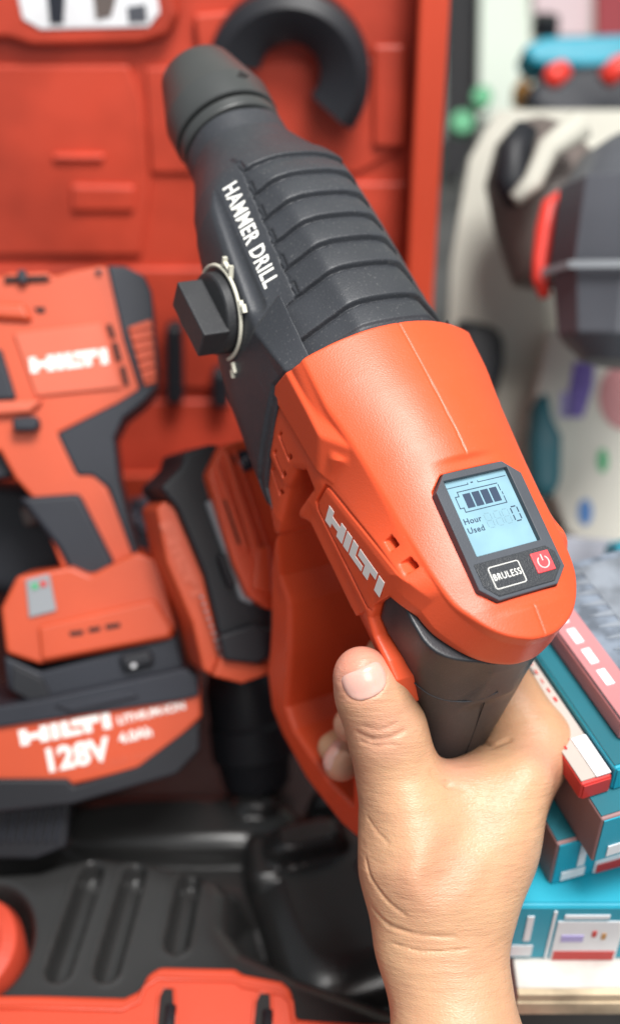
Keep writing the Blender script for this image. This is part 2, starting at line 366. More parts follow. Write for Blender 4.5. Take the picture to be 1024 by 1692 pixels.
# ---- chuck sleeve and collar (lathe about y)
fy = lambda x, y, z: (x, z, y)
MB().lathe([(.276, .0215), (.2848, .0225), (.2850, .0215), (.2862, .0215), (.2864, .0246), (.2872, .0253), (.2918, .0256), (.2924, .0250), (.2926, .0218), (.2960, .0218)], 64, fy).build('collar', M['chuck'], drill, angle=30, bev=.0004)
sl = MB().lathe([(.2942, .0200), (.2944, .0256), (.2950, .0263), (.3075, .0266), (.3090, .0262), (.3300, .0203), (.3345, .0190), (.3358, .0176), (.3360, .0140), (.333, .0120)], 64, fy)
sl.build('chuck_sleeve', M['chuck'], drill, angle=35)
MB().prism([(-.003, .0), (.003, .0), (0, .004)], .0262, .0268, lambda x, y, z: (x + .004, .303 + y, z)).build('arrow_mark', M['darkgap'], drill)
# ---- grip
h = .0008 * FINE; lo = (-.042, -.060, -.150); hi = (.042, .066, .020)
s, u, t = grid(lo, hi, h); a = np.abs(s)
back = I(t, [-.15, -.125, -.0616, -.0414, -.0232, -.0067, .006, .02], [-.0400, -.0330, -.0146, -.0095, -.0035, .0022, .0030, .0030])
frnt = I(t, [-.15, -.13, -.118, -.10, -.06, -.045, -.030, -.020, .00, .02], [.002, .006, .006, .010, .022, .0280, .0330, .0420, .0450, .0450])
wid = I(t, [-.15, -.125, -.08, -.055, -.040, -.025, -.012, .0, .01], [.0210, .0200, .0188, .0200, .0225, .0270, .0320, .0350, .0360])
def sm_(A_): k_ = 13; v_ = np.pad(A_.ravel(), k_ // 2, mode='edge'); return np.convolve(np.convolve(np.pad(v_, k_ // 2, mode='edge'), np.ones(k_) / k_, 'valid'), np.ones(k_) / k_, 'valid').reshape(A_.shape)
back, frnt, wid = sm_(back), sm_(frnt), sm_(wid)
uc = (back + frnt) / 2; ul = (frnt - back) / 2
gr = ((np.abs(u - uc) / ul)**2.5 + (a / wid)**2.3)**(1 / 2.4) - 1; gr = gr * wid
insP = [(.004, .012), (.0425, .012), (.0430, -.001), (.0402, -.0118), (.0338, -.0160), (.0228, -.0160), (.0148, -.0190), (.0080, -.0310), (-.002, -.020), (.001, .0)]
iw = I(u, [0, .004, .010, .0200, .0300, .0430], [.0100, .0135, .0215, .0288, .0332, .0378])
ins = smax(poly2(insP, u[0], t[0])[None], np.abs(s) - iw - 0 * t, .003); gr = smin(gr, ins, .007)
gr = smax(gr, t - .0085, .001); gr = smax(gr, -.146 - t, .003)
grip_o = sdf_mesh('grip', gr, lo, h, M['grip'], drill)
Cm = DRILL.inverted() @ CAMW
def on_field(Fv, lo, h, pix, z0, z1, tolocal):
    out = []
    for px, py in pix:
        for z in np.arange(z0, z1, .0003):
            q = np.array(tolocal @ Vector(at(px, py, z))); k = [int(round((q[j] - lo[j]) / h)) for j in range(3)]
            if all(0 <= k[j] < Fv.shape[j] for j in range(3)) and Fv[k[0], k[1], k[2]] < .0002: out.append(q); break
    return out
for pix, r_, mm in [([(677, 1121), (702, 1144), (734, 1157), (770, 1160), (801, 1153), (822, 1143)], .00028, 'rubber'), ([(800, 1160), (784, 1205), (766, 1254)], .00022, 'darkgap'), ([(665, 1122), (664, 1150)], .0003, 'darkgap')]:  # arc seam in lighter rubber: its highlight is put into the colour
    sp = on_field(gr, lo, h, spl(pix, 5), .44, .56, Cm)
    if len(sp) > 3:
        sp = np.array(sp); k3 = np.ones(5) / 5; sm = sp.copy()
        for j in range(3): sm[2:-2, j] = np.convolve(sp[:, j], k3, 'valid')
        MB().tube(list(sm), r_, 8).build('seam', M[mm], grip_o, smooth=True)
tr = MB().prism([(.026, -.048), (.040, -.044), (.046, -.060), (.040, -.085), (.014, -.090)], -.010, .010, lambda x, y, z: (z, x, y)).build('trigger', M['black'], drill, bev=.002)
bf = MB().prism([(-.020, -.145), (-.075, -.128), (-.080, -.146), (-.024, -.163)], -.022, .022, lambda x, y, z: (z, x, y)).build('battery', M['black'], drill, bev=.003)
# ---- dial and knob
dial = MB().lathe([(-.0500, .0160), (-.0500, .0172), (-.0495, .0178), (-.044, .0180)], 56, lambda x, y, z: (z, .1925 + x, -.005 + y)).build('dial', M['black'], drill, angle=40)
kb = MB(); P0 = [(.2068, .0020), (.1758, .0034), (.1745, -.0100), (.2050, -.0115)]
kb.prism(P0, -.049, -.0615, lambda x, y, z: (z, x, y)); k_ = kb.build('knob', M['black'], dial, bev=.0008)
rg = MB(); pts = [(-.0453, .1925 + .0205 * math.cos(q), -.005 + .0205 * math.sin(q)) for q in np.radians(np.arange(-8, 214, 4))]
rg.tube(pts, .00085, 8); rg.build('dial_ring', M['cream'], drill, smooth=True)
def bar(mb, p, q, w, s0=-.0438, s1=-.0458):
    p = np.array(p); q = np.array(q); d = q - p; d /= np.linalg.norm(d); nn = np.array([-d[1], d[0]]) * w / 2
    P_ = [p + nn, q + nn, q - nn, p - nn]; mb.prism([tuple(x) for x in P_], s0, s1, lambda x, y, z: (z, x, y))
for bars in [[((.2030, .0188), (.2015, .0150), .0013), ((.1970, .0200), (.1945, .0152), .0013), ((.2020, .0168), (.1955, .0176), .0010)],
             [((.1828, .0142), (.1780, .0116), .0013), ((.1800, .0150), (.1768, .0134), .0008)],
             [((.1716, -.0138), (.1676, -.0160), .0016), ((.1702, -.0172), (.1672, -.0190), .0010)]]:
    gl = MB()
    for p, q, w_ in bars: bar(gl, p, q, w_)
    gl.build('mode_symbol', M['cream'], drill)
# ---- display panel
tl = math.atan(tilt)
PAN = Matrix.Translation((-.0003, .0437, .0358)) @ Matrix.Rotation(tl, 4, 'X') @ Matrix.Diagonal((.955, .915, 1, 1))
def local(o, m): o.matrix_parent_inverse = Matrix(); o.matrix_local = m; return o
bz = MB(); ring_o = [(-.0145, .0282), (.0145, .0282), (.0212, .0210), (.0212, -.0232), (.0145, -.0295), (-.0145, -.0295), (-.0212, -.0232), (-.0212, .0210)]
win = [(-.0158, .0250), (.0158, .0250), (.0158, -.0095), (-.0158, -.0095)]
k = bz; n = 8
def ringframe(mb, outer, inner, z0, z1):
    # outer octagon (8), inner rectangle (4) bridged on top and bottom
    no = len(outer); V = [(x, y, z1) for x, y in outer] + [(x, y, z1) for x, y in inner] + [(x, y, z0) for x, y in outer] + [(x, y, z0) for x, y in inner]
    F = [(0, 1, 9, 8), (1, 2, 9), (2, 3, 10, 9), (3, 4, 10), (4, 5, 11, 10), (5, 6, 11), (6, 7, 8, 11), (7, 0, 8)]
    F2 = [tuple(i + 12 for i in f)[::-1] for f in F]
    F += F2 + [(i, 12 + i, 12 + (i + 1) % 8, (i + 1) % 8) for i in range(8)] + [(8 + i, 8 + (i + 1) % 4, 20 + (i + 1) % 4, 20 + i) for i in range(4)]
    mb.add(V, F)
ringframe(bz, ring_o, win, -.0030, .0012)
bez = local(bz.build('display_bezel', M['bezel'], drill, bev=.0004), PAN)
scr = local(MB().box((-.0158, -.0096, -.0022), (.0158, .0251, -.0010)).build('screen', M['screen'], bez), Matrix())
ink = MB(); z0, z1 = -.00098, -.00088
def ln(mb, x0, y0, x1, y1, w=.00035):
    mb.box((min(x0, x1) - w / 2, min(y0, y1) - w / 2, z0), (max(x0, x1) + w / 2, max(y0, y1) + w / 2, z1))
ln(ink, -.0155, .0222, -.0040, .0222, .0003); ln(ink, -.0040, .0222, -.0040, .0228, .0003); ln(ink, .0010, .0222, .0148, .0222, .0003); ln(ink, -.0022, .0227, -.0016, .0227, .0005); ln(ink, .0010, .0222, .0010, .0228, .0003)
bx0, bx1, by0, by1 = -.0105, .0100, .0105, .0198
ln(ink, bx0, by0, bx1, by0); ln(ink, bx0, by1, bx1 - .0006, by1); ln(ink, bx1, by0, bx1, by0 + .0030); ln(ink, bx1, by0 + .0040, bx1, by0 + .0050); ln(ink, bx1 - .0004, by0 + .006, bx1 - .0004, by1 - .0008)
ln(ink, bx0, by0, bx0, by0 + .0020); ln(ink, bx0, by1 - .0020, bx0, by1); ln(ink, bx0 - .0018, by0 + .0020, bx0, by0 + .0020); ln(ink, bx0 - .0018, by1 - .0020, bx0, by1 - .0020); ln(ink, bx0 - .0018, by0 + .0020, bx0 - .0018, by1 - .0020)
for i in range(4): ink.box((-.0086 + i * .0044, by0 + .0014, z0), (-.0086 + i * .0044 + .0036, by1 - .0014, z1))
dx, dy, dw, dh = .0103, .0015, .0032, .0066
for (x0, y0, x1, y1) in [(dx, dy + .0008, dx, dy + dh / 2 - .0006), (dx, dy + dh / 2 + .0006, dx, dy + dh - .0008), (dx + dw, dy + .0008, dx + dw, dy + dh / 2 - .0006), (dx + dw, dy + dh / 2 + .0006, dx + dw, dy + dh - .0008), (dx + .0007, dy, dx + dw - .0007, dy), (dx + .0007, dy + dh, dx + dw - .0007, dy + dh)]:
    ln(ink, x0, y0, x1, y1, .0005)
local(ink.build('display_symbols', M['lcdink'], scr), Matrix())
gh = MB()
for gx in (-.0030, .0016, .0058):
    for (x0, y0, x1, y1) in [(0, .0008, 0, .0027), (0, .0039, 0, .0058), (.0030, .0008, .0030, .0027), (.0030, .0039, .0030, .0058), (.0007, 0, .0023, 0), (.0007, .0066, .0023, .0066), (.0007, .0033, .0023, .0033)]:
        ln(gh, gx + x0, dy + y0, gx + x1, dy + y1, .0004)
local(gh.build('unlit_digits', M['lcdghost'], scr), Matrix())
text('display_text', 'Hour', .0037, M['lcdink'], scr, Matrix.Translation((-.0135, .0064, -.00092)), align='LEFT', depth=.00004, bold=.00004, spacing=1.1)
text('display_text', 'Used', .0037, M['lcdink'], scr, Matrix.Translation((-.0135, .0022, -.00092)), align='LEFT', depth=.00004, bold=.00004, spacing=1.1)
kp = MB(); kp.prism([(-.0190, -.0125), (.0165, -.0125), (.0196, -.0160), (.0196, -.0222), (.0135, -.0280), (-.0140, -.0280), (-.0190, -.0225)], -.0010, .0016)
kp = local(kp.build('keypad', M['keypad'], bez, bev=.0004), Matrix())
fr = MB(); w_ = .0004; X0, X1, Y0, Y1 = -.0140, .0008, -.0250, -.0155
pts = []
for cx, cy, a0 in [(X1 - .001, Y1 - .001, 0), (X0 + .001, Y1 - .001, 90), (X0 + .001, Y0 + .001, 180), (X1 - .001, Y0 + .001, 270)]:
    for q in (0, 30, 60, 90): pts.append((cx + .001 * math.cos(R(a0 + q)), cy + .001 * math.sin(R(a0 + q)), .00165))
fr.tube(pts + [pts[0]], .00022, 6); local(fr.build('label_outline', M['white'], kp), Matrix())
text('label_text', 'BRULESS', .0041, M['white'], kp, Matrix.Translation((-.0066, -.0202, .00168)), bold=0, sx=.80, spacing=1.12)
btn = local(MB().box((.0072, -.0235, .0012), (.0162, -.0145, .0021)).build('power_button', M['button'], kp, bev=.0004), Matrix())
pi = MB(); cx, cy = .0117, -.0192
pi.tube([(cx + .0026 * math.sin(q), cy + .0026 * math.cos(q), .0021) for q in np.radians(np.arange(35, 326, 12))], .00028, 6); pi.tube([(cx, cy + .0006, .0021), (cx, cy + .0034, .0021)], .00028, 6)
local(pi.build('power_symbol', M['pinkwhite'], btn), Matrix())
# ---- printed lettering
def plane_frame(o, x, y):  # local frame in drill coordinates (s,u,t)
    return frame(o, x, y)
text('lettering', 'HAMMER DRILL', .0100, M['white'], drill, plane_frame((-.03285, .2085, .02545), (-.045, -1, -.045), (.7071, 0.0, .7071)), bold=.00019, sx=.76, spacing=1.07)
def logo(mb, z0, z1):
    """slab capitals H I L T I, unit height 1, returns width"""
    def q(P): mb.prism(P, z0, z1)
    q([(0, 0), (.62, 0), (.62, .30), (1.35, .30), (1.35, 0), (2.0, 0), (2.0, 1), (1.45, 1), (1.45, .68), (.55, .68), (.55, 1), (0, 1)])
    q([(2.15, 0), (2.70, 0), (2.70, 1), (2.15, 1)])
    q([(2.85, 1), (2.85, 0), (4.25, 0), (4.25, .34), (3.40, .34), (3.40, 1)])
    q([(3.60, .56), (4.40, .56), (4.40, 0), (4.95, 0), (4.95, .56), (5.55, .56), (5.55, 1), (3.60, 1)])
    q([(5.72, 0), (6.30, 0), (6.30, 1), (5.72, 1)])
    return 6.3
def add_logo(name, o, x, y, hgt, width, m, parent):
    mb = MB(); wd = logo(mb, -.02, .03); mb.V = [((vx / wd - .5) * width, (vy - .5) * hgt, vz * .004) for vx, vy, vz in mb.V]
    r = mb.build(name, m, parent); return local(r, frame(o, x, y))
add_logo('logo', (-.0410, .0645, .0012), (0, -1, .262), (0, .262, 1), .0082, .0440, M['white'], drill)

# =================================================================== THE HAND (built in camera coordinates)
hand = empty('person', CAMW)
tag(hand, 'bare right forearm and hand gripping the drill handle, thumb up', 'person')
skin = mat('skin', (.62, .362, .205), .44, 0, sss=.16, col2=(.52, .255, .152), vscale=30, det=5.)
nt = skin.node_tree; n = nt.nodes; lk = nt.links; b = n['Principled BSDF']
tc = n.new('ShaderNodeTexCoord'); v1 = n.new('ShaderNodeTexVoronoi'); v1.inputs['Scale'].default_value = 900; v1.feature = 'DISTANCE_TO_EDGE'
mp = n.new('ShaderNodeMapping'); mp.inputs['Scale'].default_value = (.55, 1.35, 1); lk.new(tc.outputs['Object'], mp.inputs['Vector']); lk.new(mp.outputs[0], v1.inputs['Vector'])
q1 = n.new('ShaderNodeTexNoise'); q1.inputs['Scale'].default_value = 120; q1.inputs['Detail'].default_value = 5; lk.new(mp.outputs[0], q1.inputs['Vector'])
b1 = n.new('ShaderNodeBump'); b1.inputs['Strength'].default_value = .6; b1.inputs['Distance'].default_value = .0003; lk.new(v1.outputs['Distance'], b1.inputs['Height'])
b2 = n.new('ShaderNodeBump'); b2.inputs['Strength'].default_value = .6; b2.inputs['Distance'].default_value = .0011; lk.new(q1.outputs['Fac'], b2.inputs['Height']); lk.new(b1.outputs[0], b2.inputs['Normal']); m3 = n.new('ShaderNodeMapping'); m3.inputs['Scale'].default_value = (110, 720, 110); m3.inputs['Rotation'].default_value = (0, 0, .12); lk.new(tc.outputs['Object'], m3.inputs['Vector'])
q4 = n.new('ShaderNodeTexNoise'); q4.inputs['Scale'].default_value = 1; q4.inputs['Detail'].default_value = 3; lk.new(m3.outputs[0], q4.inputs['Vector'])
b3_ = n.new('ShaderNodeBump'); b3_.inputs['Strength'].default_value = .5; b3_.inputs['Distance'].default_value = .0005; lk.new(q4.outputs['Fac'], b3_.inputs['Height']); lk.new(b2.outputs[0], b3_.inputs['Normal']); lk.new(b3_.outputs[0], b.inputs['Normal'])
for cr in [x for x in n if x.type == 'VALTORGB']: cr.color_ramp.elements[0].position = .30; cr.color_ramp.elements[1].position = .80
nailm = mat('nail', (.72, .41, .34), .26, 0, sss=.2, coat=.3)
def skin_tint(pts_, col_, r0, r1):
    """warmer, redder skin where blood shows: finger tips and knuckles"""
    for p_ in pts_:
        old = b.inputs['Base Color'].links[0].from_socket
        vm = n.new('ShaderNodeVectorMath'); vm.operation = 'DISTANCE'; vm.inputs[1].default_value = tuple(p_); lk.new(tc.outputs['Object'], vm.inputs[0])
        mr = n.new('ShaderNodeMapRange'); mr.inputs[1].default_value = r0; mr.inputs[2].default_value = r1; mr.inputs[3].default_value = .75; mr.inputs[4].default_value = 0; lk.new(vm.outputs['Value'], mr.inputs[0])
        mx = n.new('ShaderNodeMix'); mx.data_type = 'RGBA'; lk.new(mr.outputs[0], mx.inputs[0]); lk.new(old, mx.inputs[6]); mx.inputs[7].default_value = (*col_, 1); lk.new(mx.outputs[2], b.inputs['Base Color'])
skin_tint([at(590, 1092, .474)], (.66, .27, .20), .009, .020)
skin_tint([dl(.0125, -.0290, -.1100), dl(.0235, -.0255, -.0925), at(905, 1240, .498), at(745, 1285, .497), at(632, 1200, .478)], (.64, .31, .21), .004, .017)
skin_tint([at(700, 1609, .4555)], (.16, .07, .04), .0004, .0012)
h = .0008 * FINE
lo = (-.002, .045, .440); hi = (.118, .262, .610)
X, Y, Z = grid(lo, hi, h)
def cap(a, b, ra, rb): return capsule(X, Y, Z, a, b, ra, rb)
wl = at(702, 1545, .490); wr = at(760, 1545, .490); fl0 = at(737, 1760, .475); fr0 = at(784, 1760, .475); fl1 = at(728, 2000, .45); fr1 = at(800, 2000, .45)
imcp = dl(-.0190, .0330, -.0600); mmcp = dl(-.026, .036, -.079); rmcp = dl(-.032, .036, -.0975); pmcp = dl(-.037, .033, -.115)
hf = cap(wl, fl0, .0178, .0195); hf = smin(hf, cap(wr, fr0, .0178, .0195), .012)
hf = smin(hf, smin(cap(fl0, fl1, .0200, .024), cap(fr0, fr1, .0200, .024), .012), .01)
wrist_deep = at(740, 1545, .512)
hf = smin(hf, cap(wrist_deep, at(775, 1760, .495), .014, .016), .014)
im0 = at(762, 1500, .492)
hf = smin(hf, cap(im0, imcp, .0176, .0148), .014)
hf = smin(hf, cap(at(775, 1480, .505), mmcp, .0170, .0140), .014)
hf = smin(hf, cap(at(765, 1500, .515), rmcp, .0160, .0135), .014)
hf = smin(hf, cap(at(755, 1520, .52), pmcp, .0160, .0125), .014)
th0 = at(693, 1425, .492); th1 = at(677, 1350, .497); th2 = at(638, 1205, .490); th3 = at(597, 1114, .480)
hf = smin(hf, cap(wl, th0, .0178, .0218), .014)
hf = smin(hf, cap(th0, th1, .0218, .0175), .014)
hf = smin(hf, cap(th1, at(655, 1270, .494), .0172, .0147), .012)
hf = smin(hf, cap(at(655, 1270, .494), th2, .0147, .0149), .010)
hf = smin(hf, cap(th2, at(612, 1148, .484), .0144, .0126), .008)
hf = smin(hf, cap(at(612, 1148, .484), th3, .0126, .0110), .008)
# web of the thumb
hf = smin(hf, cap(at(700, 1345, .497), at(775, 1322, .503), .0150, .0130), .014)
hf = smin(hf, cap(at(775, 1322, .503), imcp, .0130, .0125), .014)
hf = smin(hf, cap(at(720, 1440, .492), at(800, 1400, .500), .020, .018), .014)
# index finger
def finger(mcp, pip, dip, tip, r0, r1, r2, r3, k=.005):
    f = cap(mcp, pip, r0, r1); f = smin(f, cap(pip, dip, r1, r2), k); return smin(f, cap(dip, tip, r2, r3), k)
fi = finger(imcp, dl(.030, .0310, -.055), dl(.049, .012, -.066), dl(.044, -.006, -.072), .0140, .0108, .0095, .0085)
fm = finger(mmcp, dl(.027, .0320, -.075), dl(.0435, .010, -.086), dl(.0235, -.0255, -.0925), .0130, .0108, .0093, .0080)
fr_ = finger(rmcp, dl(.021, .0315, -.094), dl(.0370, .010, -.104), dl(.0125, -.0290, -.1100), .0125, .0104, .0090, .0084)
fp = finger(pmcp, dl(.010, .0290, -.112), dl(.0290, .008, -.123), dl(.0245, -.0220, -.1260), .0115, .0092, .0080, .0072)
fing = smin(smin(fi, fm, .0015), smin(fr_, fp, .0012), .0012)
hf = smin(hf, fi, .010) if False else smin(hf, fing, .004)
hf = smin(hf, cap(imcp, imcp * .55 + dl(.030, .0310, -.055) * .45, .0148, .0128), .010)
# knuckle and tendon relief
hf = smin(hf, cap(at(792, 1470, .487), at(868, 1290, .4985), .0080, .0085), .018)
hf = smin(hf, cap(at(690, 1440, .4755), at(672, 1345, .4825), .0035, .0040), .014)
hf = smin(hf, cap(imcp + np.array([.0015, -.001, -.002]), imcp + np.array([.0015, -.001, -.002]), .0150, .0150), .004)
hf = smax(hf, -cap(at(735, 1455, .4605), at(800, 1350, .4690), .0060, .0060), .010)
# creases
def crease(pts, depth, r):
    global hf
    for p, q in zip(pts[:-1], pts[1:]):
        hf = smax(hf, -cap(p, q, r, r), depth)
def surf_pts(pix, z0):
    """walk each pixel ray until the hand's surface"""
    out = []
    for px, py in pix:
        best = None
        for z in np.arange(.45, .54, .0004):
            p = at(px, py, z); i = [int(round((p[k] - lo[k]) / h)) for k in range(3)]
            if all(0 <= i[k] < hf.shape[k] for k in range(3)) and hf[i[0], i[1], i[2]] < 0: best = p; break
        if best is not None: out.append(best)
    return out
for pix, dp in [([(590, 1212), (612, 1222), (640, 1222), (668, 1208)], .0022), ([(596, 1226), (620, 1234), (650, 1230)], .0018), ([(600, 1200), (625, 1208), (655, 1196)], .0014),
                ([(716, 1278), (740, 1296), (765, 1300)], .0030), ([(793, 1228), (815, 1232), (838, 1222)], .0030), ([(612, 1500), (640, 1528), (690, 1545), (750, 1548)], .0018),
                ([(604, 1420), (612, 1450), (640, 1490), (668, 1512)], .0016), ([(640, 1556), (700, 1572), (770, 1568)], .0010), ([(606, 1350), (620, 1372), (640, 1392)], .0012)]:
    sp = surf_pts(pix, .5)
    if len(sp) > 1: crease([p - np.array([0, 0, .0006]) for p in sp], dp, .0003)
# nail beds and nails
def nail(c, axis_, side_, la, lb, name, dig=.0004):
    """patch of the finger surface inside an ellipse, lifted a little"""
    global hf
    nn = np.cross(axis_, side_)
    A = (X - c[0]) * axis_[0] + (Y - c[1]) * axis_[1] + (Z - c[2]) * axis_[2]
    B = (X - c[0]) * side_[0] + (Y - c[1]) * side_[1] + (Z - c[2]) * side_[2]
    N = (X - c[0]) * nn[0] + (Y - c[1]) * nn[1] + (Z - c[2]) * nn[2]
    reg = ((np.abs(A) / la)**2.8 + (np.abs(B) / lb)**2.8)**(1 / 2.8) - 1; reg = reg * min(la, lb)
    return reg, N
def unit(v): v = np.asarray(v, float); return v / np.linalg.norm(v)
tax = unit(th3 - at(612, 1148, .484)); tview = unit(-th3); tn = unit(tview - (tview @ tax) * tax); tn = unit(tn + .0 * tax)
tside = np.cross(tax, tn)
regT, NT = nail(at(594, 1107, .480) , tax, tside, .0056, .0088, 'thumb')
NT = (X - th3[0]) * tn[0] + (Y - th3[1]) * tn[1] + (Z - th3[2]) * tn[2]
base_hf = hf
nailT = smax(smax(base_hf - .0003, regT, .0012), -NT, .001)
hf = smax(hf, -smax(np.maximum(regT, -NT), -(base_hf + .0004), .0008), .0010)
rt = dl(.0125, -.0290, -.1100); rax = unit(at(548, 1285, .53) - at(556, 1200, .53)); rn = unit(np.array([-.75, 0, -.65])); rn = unit(rn - (rn @ rax) * rax); rs = np.cross(rax, rn)
cR_ = at(556, 1248, rt[2]); regR, _ = nail(cR_, rax, rs, .0070, .0048, 'ring')
NR = (X - rt[0]) * rn[0] + (Y - rt[1]) * rn[1] + (Z - rt[2]) * rn[2]
nailR = smax(smax(base_hf - .0003, regR, .001), -NR, .001)
body = sdf_mesh('arm_and_hand', hf, lo, h, skin, hand)
sdf_mesh('thumb_nail', nailT, lo, h, nailm, hand)
sdf_mesh('finger_nail', nailR, lo, h, nailm, hand)
# =================================================================== SETTING AND BACKGROUND
def sheet(name, pts, m, kind='structure', thick=.004):
    mb = MB(); n = len(pts); P = [np.array(p, float) for p in pts]
    nn = np.cross(P[1] - P[0], P[2] - P[0]); nn /= np.linalg.norm(nn)
    mb.add([tuple(p) for p in P] + [tuple(p - nn * thick) for p in P], [tuple(range(n)), tuple(range(n, 2 * n))[::-1]] + [(i, (i + 1) % n, n + (i + 1) % n, n + i) for i in range(n)])
    o = mb.build(name, m); 
    if kind: tag(o, kind=kind)
    return o
M['wall'] = mat('pale_wall', (.62, .66, .58), .8, var=.06, vscale=3)
M['table'] = mat('table_top', (.10, .10, .10), .6, var=.2, vscale=8)
M['casered'] = mat('case_red', (.50, .056, .028), .46, .5, 500, .22, 11)
M['caserim'] = mat('case_red_rim', (.56, .060, .024), .45, .3, 900, .06, 7)
M['tray'] = mat('tray_black', (.028, .028, .028), .24, .25, 900, .15, 9, coat=.15)
M['blk'] = mat('dark_plastic', (.015, .016, .020), .48, .2, 900, .2, 9, spec=.35)
M['blk2'] = mat('charcoal_plastic', (.020, .023, .032), .52, .2, 900, .12, 9, spec=.38)
M['toolred'] = mat('tool_red', (.54, .074, .024), .45, .2, 1200, .06, 14)
M['plate'] = mat('tool_plate', (.58, .11, .055), .5, .2, 1200, .04, 14)
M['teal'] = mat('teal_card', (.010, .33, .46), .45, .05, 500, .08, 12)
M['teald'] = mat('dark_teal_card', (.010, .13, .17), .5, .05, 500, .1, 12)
M['beige'] = mat('beige_card', (.47, .42, .38), .55, .05, 500, .08, 12)
M['mauve'] = mat('mauve_card', (.30, .17, .17), .55, .05, 500, .12, 12)
M['pink'] = mat('pink_card', (.50, .20, .21), .45, .05, 500, .10, 14)
M['sred'] = mat('label_red', (.55, .035, .03), .45, 0, 500, .08, 12)
M['labelw'] = mat('label_white', (.80, .81, .83), .5, 0, 500, .05, 30)
M['ply'] = mat('plywood_face', (.62, .59, .55), .75, .5, 300, .22, 22, det=8.)
M['plyedge'] = mat('plywood_edge', (.50, .40, .27), .75, .5, 300, .3, 40, det=6.)
M['grey'] = mat('grey_tool', (.085, .090, .105), .45, .1, 600, .1, 9)
M['greyl'] = mat('grey_light', (.26, .28, .30), .45, .1, 600, .1, 9)
M['taupe'] = mat('taupe_plastic', (.13, .105, .095), .5, .1, 600, .15, 9)
M['bright'] = mat('bright_red_grip', (.75, .045, .03), .4, 0, 600, .05, 9)
M['cloth'] = mat('cream_sheet', (.55, .54, .47), .8, .3, 60, .08, 7)
M['steel'] = mat('saw_steel', (.19, .215, .25), .5, .3, 300, .25, 60)
M['film'] = mat('clear_film', (.15, .18, .225), .5, .4, 160, .35, 90)
M['green'] = mat('green_dot', (.05, .38, .16), .5); M['blue'] = mat('blue_dot', (.06, .20, .50), .5)
M['purple'] = mat('purple_label', (.16, .11, .42), .5, var=.3, vscale=80); M['lilac'] = mat('lilac_label', (.42, .37, .68), .5)
M['gold'] = mat('amber_bottle', (.42, .20, .045), .35, var=.2, vscale=40)
M['card'] = mat('white_card', (.66, .65, .58), .6, 0, 500, .05, 9)

sheet('floor', [(-3, -1, -.9), (4, -1, -.9), (4, 4, -.9), (-3, 4, -.9)], mat('shop_floor', (.22, .20, .18), .7, var=.2, vscale=4))
sheet('table_surface', [(-1.2, .12, -.012), (.9, .12, -.012), (.9, 1.5, -.012), (-1.2, 1.5, -.012)], M['table'], thick=.03)
sheet('back_wall', [(-2.5, 2.0, -.9), (3, 2.0, -.9), (3, 2.0, 2.5), (-2.5, 2.0, 2.5)], M['wall'], thick=-.05)

# ---- open red tool case: lid, rim, tray
case = empty('tool_case', Matrix.Identity(4)); tag(case, 'open red plastic tool case with a black moulded tray, lid standing up behind', 'tool case')
LT = R(8); LX1 = .076; LX0 = -.46; LID = Matrix.Translation((0, .735, .0)) @ Matrix.Rotation(R(90) - LT, 4, 'X')
# lid-local: x right, y up the lid, z towards the viewer
lid = MB().prism([(LX0, .0), (LX1, .0), (LX1, .50), (LX0, .50)], -.008, 0).build('lid', M['casered'], case, bev=.002); lid.matrix_local = LID
def lidpt(px, py):
    n = np.array(LID.to_3x3() @ Vector((0, 0, 1))); q = on_plane(px, py, (0, .735, 0), n); v = LID.inverted() @ Vector(q); return v.x, v.y
def lidpart(name, pix, z0, z1, m, bev=.004, parent=None):
    o = MB().prism([lidpt(*p) for p in pix], z0, z1).build(name, m, parent or lid, bev=bev, seg=3); o.matrix_parent_inverse = Matrix(); return o
rim = MB().box((LX1 - .007, .0, -.0075), (LX1 + .004, .50, .036)).box((LX1 - .011, .0, .030), (LX1 + .008, .50, .0385)).build('lid_rim', M['caserim'], lid, bev=.003); rim.matrix_parent_inverse = Matrix()
reliefs = [[(240, 110), (640, 95), (655, 250), (590, 285), (250, 285)], [(-200, 105), (215, 105), (235, 160), (250, 300), (235, 420), (-200, 420)],
           [(560, 300), (672, 300), (665, 440), (560, 440)], [(-100, 440), (560, 440), (540, 640), (-100, 640)], [(190, 660), (430, 660), (420, 800), (200, 800)]]
for i, r_ in enumerate(reliefs): lidpart('relief', r_, -.001, .0034 + .001 * (i % 2), M['casered'], .0032)
for r_ in [[(90, 250), (175, 250), (175, 262), (90, 262)], [(120, 300), (225, 302), (225, 345), (120, 345)], [(320, 20), (430, 10), (440, 60), (330, 90)], [(615, 70), (668, 70), (668, 240), (615, 240)]]: lidpart('raised_rib', r_, .002, .0080, M['casered'], .003)
fr_px = [(-60, -30), (285, -30), (300, 20), (280, 55), (235, 68), (60, 72), (20, 60), (-60, 60)]
lidpart('window_frame', fr_px, -.001, .013, M['casered'], .005)
win_ = lidpart('label_window', [(35, -20), (262, -20), (268, 15), (250, 38), (75, 42), (45, 25)], .012, .0145, M['labelw'], .001)
for q, mm in [([(85, -20), (115, -20), (112, 32), (90, 32)], 'blk2'), ([(160, -20), (200, -20), (190, 20), (165, 25)], 'taupe'), ([(215, 5), (245, 0), (248, 28), (218, 30)], 'grey')]: lidpart('printed_picture', q, .0143, .0152, M[mm], 0, lid)
for cx, y0, y1 in [(291, 522, 652), (366, 596, 658)]:
    lidpart('latch', [(cx - 14, y0), (cx + 14, y0), (cx + 16, y1), (cx - 13, y1)], .003, .020, M['blk'], .005)
lidpart('hinge_cover', [(-100, 800), (700, 800), (720, 880), (-100, 880)], -.001, .012, M['caserim'], .004)

